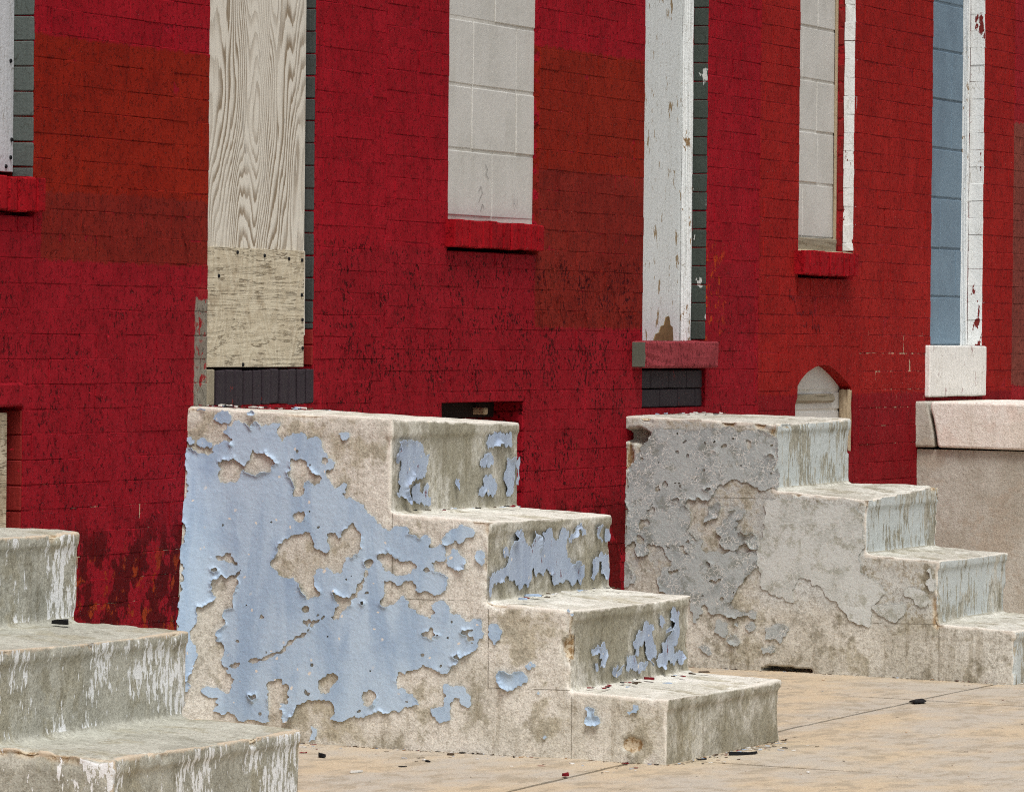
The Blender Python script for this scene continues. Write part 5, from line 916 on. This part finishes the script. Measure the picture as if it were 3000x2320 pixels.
for i, p in enumerate(GREY_THIN): paint_sheet('thin_paint_patch', p, [], 'X', 18.545, s2, MAT_THIN, cell=0.0048, lift=0.0008, width=0.004, wave=0.0, base=0.0002, seed=170 + i, rough=0.32, thick=0.0005)

# ------------------------------------------------------------------ litter on the sidewalk and steps
def scrap(w, l, t, r):
    n = r.randint(5, 7); top = []
    for k in range(n):
        a = 2 * math.pi * k / n + r.uniform(-0.3, 0.3); q = r.uniform(0.7, 1.05)
        top.append((math.cos(a) * l / 2 * q, math.sin(a) * w / 2 * q))
    v = [(x, y, 0.001) for x, y in top] + [(x * 0.96, y * 0.96, t + r.uniform(0, t)) for x, y in top]
    f = [tuple(range(n - 1, -1, -1)), tuple(range(n, 2 * n))] + [(k, (k + 1) % n, n + (k + 1) % n, n + k) for k in range(n)]
    return v, f
BIG = [((17.50, -1.325), 0.060, 0.17, 0.004, 0.15, 'wide flat black scrap lying on the sidewalk joint', 3),
       ((18.75, -1.18), 0.03, 0.12, 0.007, 0.9, 'small black scrap at the foot of the grey painted stoop', 3),
       ((15.17, -1.47), 0.03, 0.14, 0.006, -0.5, 'thin black strip beside the front of the lowest tan step', 3),
       ((14.35, -0.55), 0.025, 0.06, 0.006, 0.4, 'black crumb on the sidewalk beside the grey foreground stoop', 3),
       ((14.195, -1.29), 0.02, 0.035, 0.006, 0.2, 'dark red paint chip sitting in the sidewalk joint', 2),
       ((13.95, -0.80), 0.02, 0.055, 0.004, -0.3, 'pale paint chip on the sidewalk below the blue paint', 0)]
for (xy, w, l, t, a, lab, mi) in BIG:
    r = random.Random(int(xy[0] * 100)); v, f = scrap(w, l, t, r)
    link('scrap', mesh_np('scrap', v, f, MAT_CHIPS[mi]), None, (xy[0], xy[1], ground(*xy)), (0, 0, a), label=lab, cat='debris', group='larger scraps lying about')
v, f = scrap(0.03, 0.085, 0.007, random.Random(5))
link('scrap', mesh_np('scrap', v, f, MAT_BLACK), None, (11.72, -0.955, -0.644), (0, 0, 0.9), label='black strip lying on a tread of the grey foreground stoop', cat='debris', group='larger scraps lying about')
def scatter(name, n, fn, seed, sizes, weights, kind='stuff'):
    r = random.Random(seed)
    Js = [Joined() for _ in MAT_CHIPS]
    for i in range(n):
        x, y, z = fn(r); s = r.uniform(*sizes) * (1 if r.random() < 0.9 else 1.8)
        v, f = scrap(s * r.uniform(0.4, 1), s * r.uniform(0.8, 2.0), s * 0.12, r); a = r.uniform(0, 6.28)
        v = [(p[0] * math.cos(a) - p[1] * math.sin(a), p[0] * math.sin(a) + p[1] * math.cos(a), p[2] + p[0] * r.uniform(-0.1, 0.1)) for p in v]
        Js[r.choices(range(6), weights)[0]].add(v, f, (x, y, z))
    V, Fs, M = [], [], []
    for k, J in enumerate(Js):
        b = len(V); V += J.v; Fs += [tuple(i + b for i in q) for q in J.f]; M += [k] * len(J.f)
    me = bpy.data.meshes.new(name); me.from_pydata(V, [], Fs)
    for m in MAT_CHIPS: me.materials.append(m)
    me.polygons.foreach_set('material_index', np.array(M, dtype=np.int32)); me.update()
    return me
def on_walk(r):
    x = r.uniform(12.3, 20.5); y = r.uniform(-2.6, -0.05); return x, y, ground(x, y)
def by_stoop(r):
    if r.random() < 0.5:
        x = r.uniform(14.35, 14.70); y = r.uniform(-1.40, -0.1)
    else:
        x = r.uniform(14.75, 15.7); y = -1.405 - abs(r.gauss(0, 0.06))
    return x, y, ground(x, y)
link('sidewalk_litter', scatter('sidewalk_litter', 420, on_walk, 31, (0.003, 0.010), (3, 1, 0.4, 3, 6, 3)), None, label='grit and tiny paint chips scattered over the sidewalk', cat='litter', kind='stuff')
link('stoop_foot_litter', scatter('stoop_foot_litter', 150, by_stoop, 33, (0.004, 0.015), (4, 4, 2, 2, 3, 0)), None, label='paint chips fallen along the foot of the blue stoop', cat='litter', kind='stuff')
def on_treads(r):
    k = r.choice((0, 0, 1, 2, 3, 4))
    if k == 0: x = r.uniform(14.76, 15.7); y = -abs(r.gauss(0.0, 0.06)) - 0.01; return x, y, -0.194 + y * 0.045 - (x - 14.7) * 0.021
    if k == 1: x = r.uniform(14.76, 15.7); y = -0.615 - abs(r.gauss(0, 0.03)); return x, y, -0.476 - (x - 14.7) * 0.008
    if k == 2: x = r.uniform(14.76, 15.7); y = -0.898 - abs(r.gauss(0, 0.04)); return x, y, -0.711
    if k == 3: x = r.uniform(14.76, 15.7); y = -1.14 - abs(r.gauss(0, 0.05)); return x, y, -0.946
    x = r.uniform(18.6, 19.4); y = -abs(r.gauss(0.0, 0.07)) - 0.01; return x, y, -0.254 + y * 0.038
def along_feet(r):
    k = r.random(); o = abs(r.gauss(0, 0.012)) + 0.002
    if k < 0.35: x, y = 14.712 - o, r.uniform(-1.41, -0.05)
    elif k < 0.55: x, y = r.uniform(14.71, 15.76), -1.407 - o
    elif k < 0.62: x, y = 15.760 + o, r.uniform(-1.40, -0.3)
    elif k < 0.9: x, y = 18.545 - o, r.uniform(-1.37, -0.05)
    else: x, y = r.uniform(18.5, 19.4), -1.372 - o
    return x, y, ground(x, y)
link('foot_shade_grit', scatter('foot_shade_grit', 900, along_feet, 41, (0.003, 0.009), (1, 1, 1, 2, 9, 1)), None, label='dark grit added along the feet of the stoops to deepen the shade there', cat='litter', kind='stuff')  # grit added to darken the crevice where stoops meet the sidewalk
link('tread_litter', scatter('tread_litter', 170, on_treads, 35, (0.006, 0.022), (3, 3, 3, 4, 4, 0)), None, label='paint chips and grit lying on the stoop treads', cat='litter', kind='stuff')
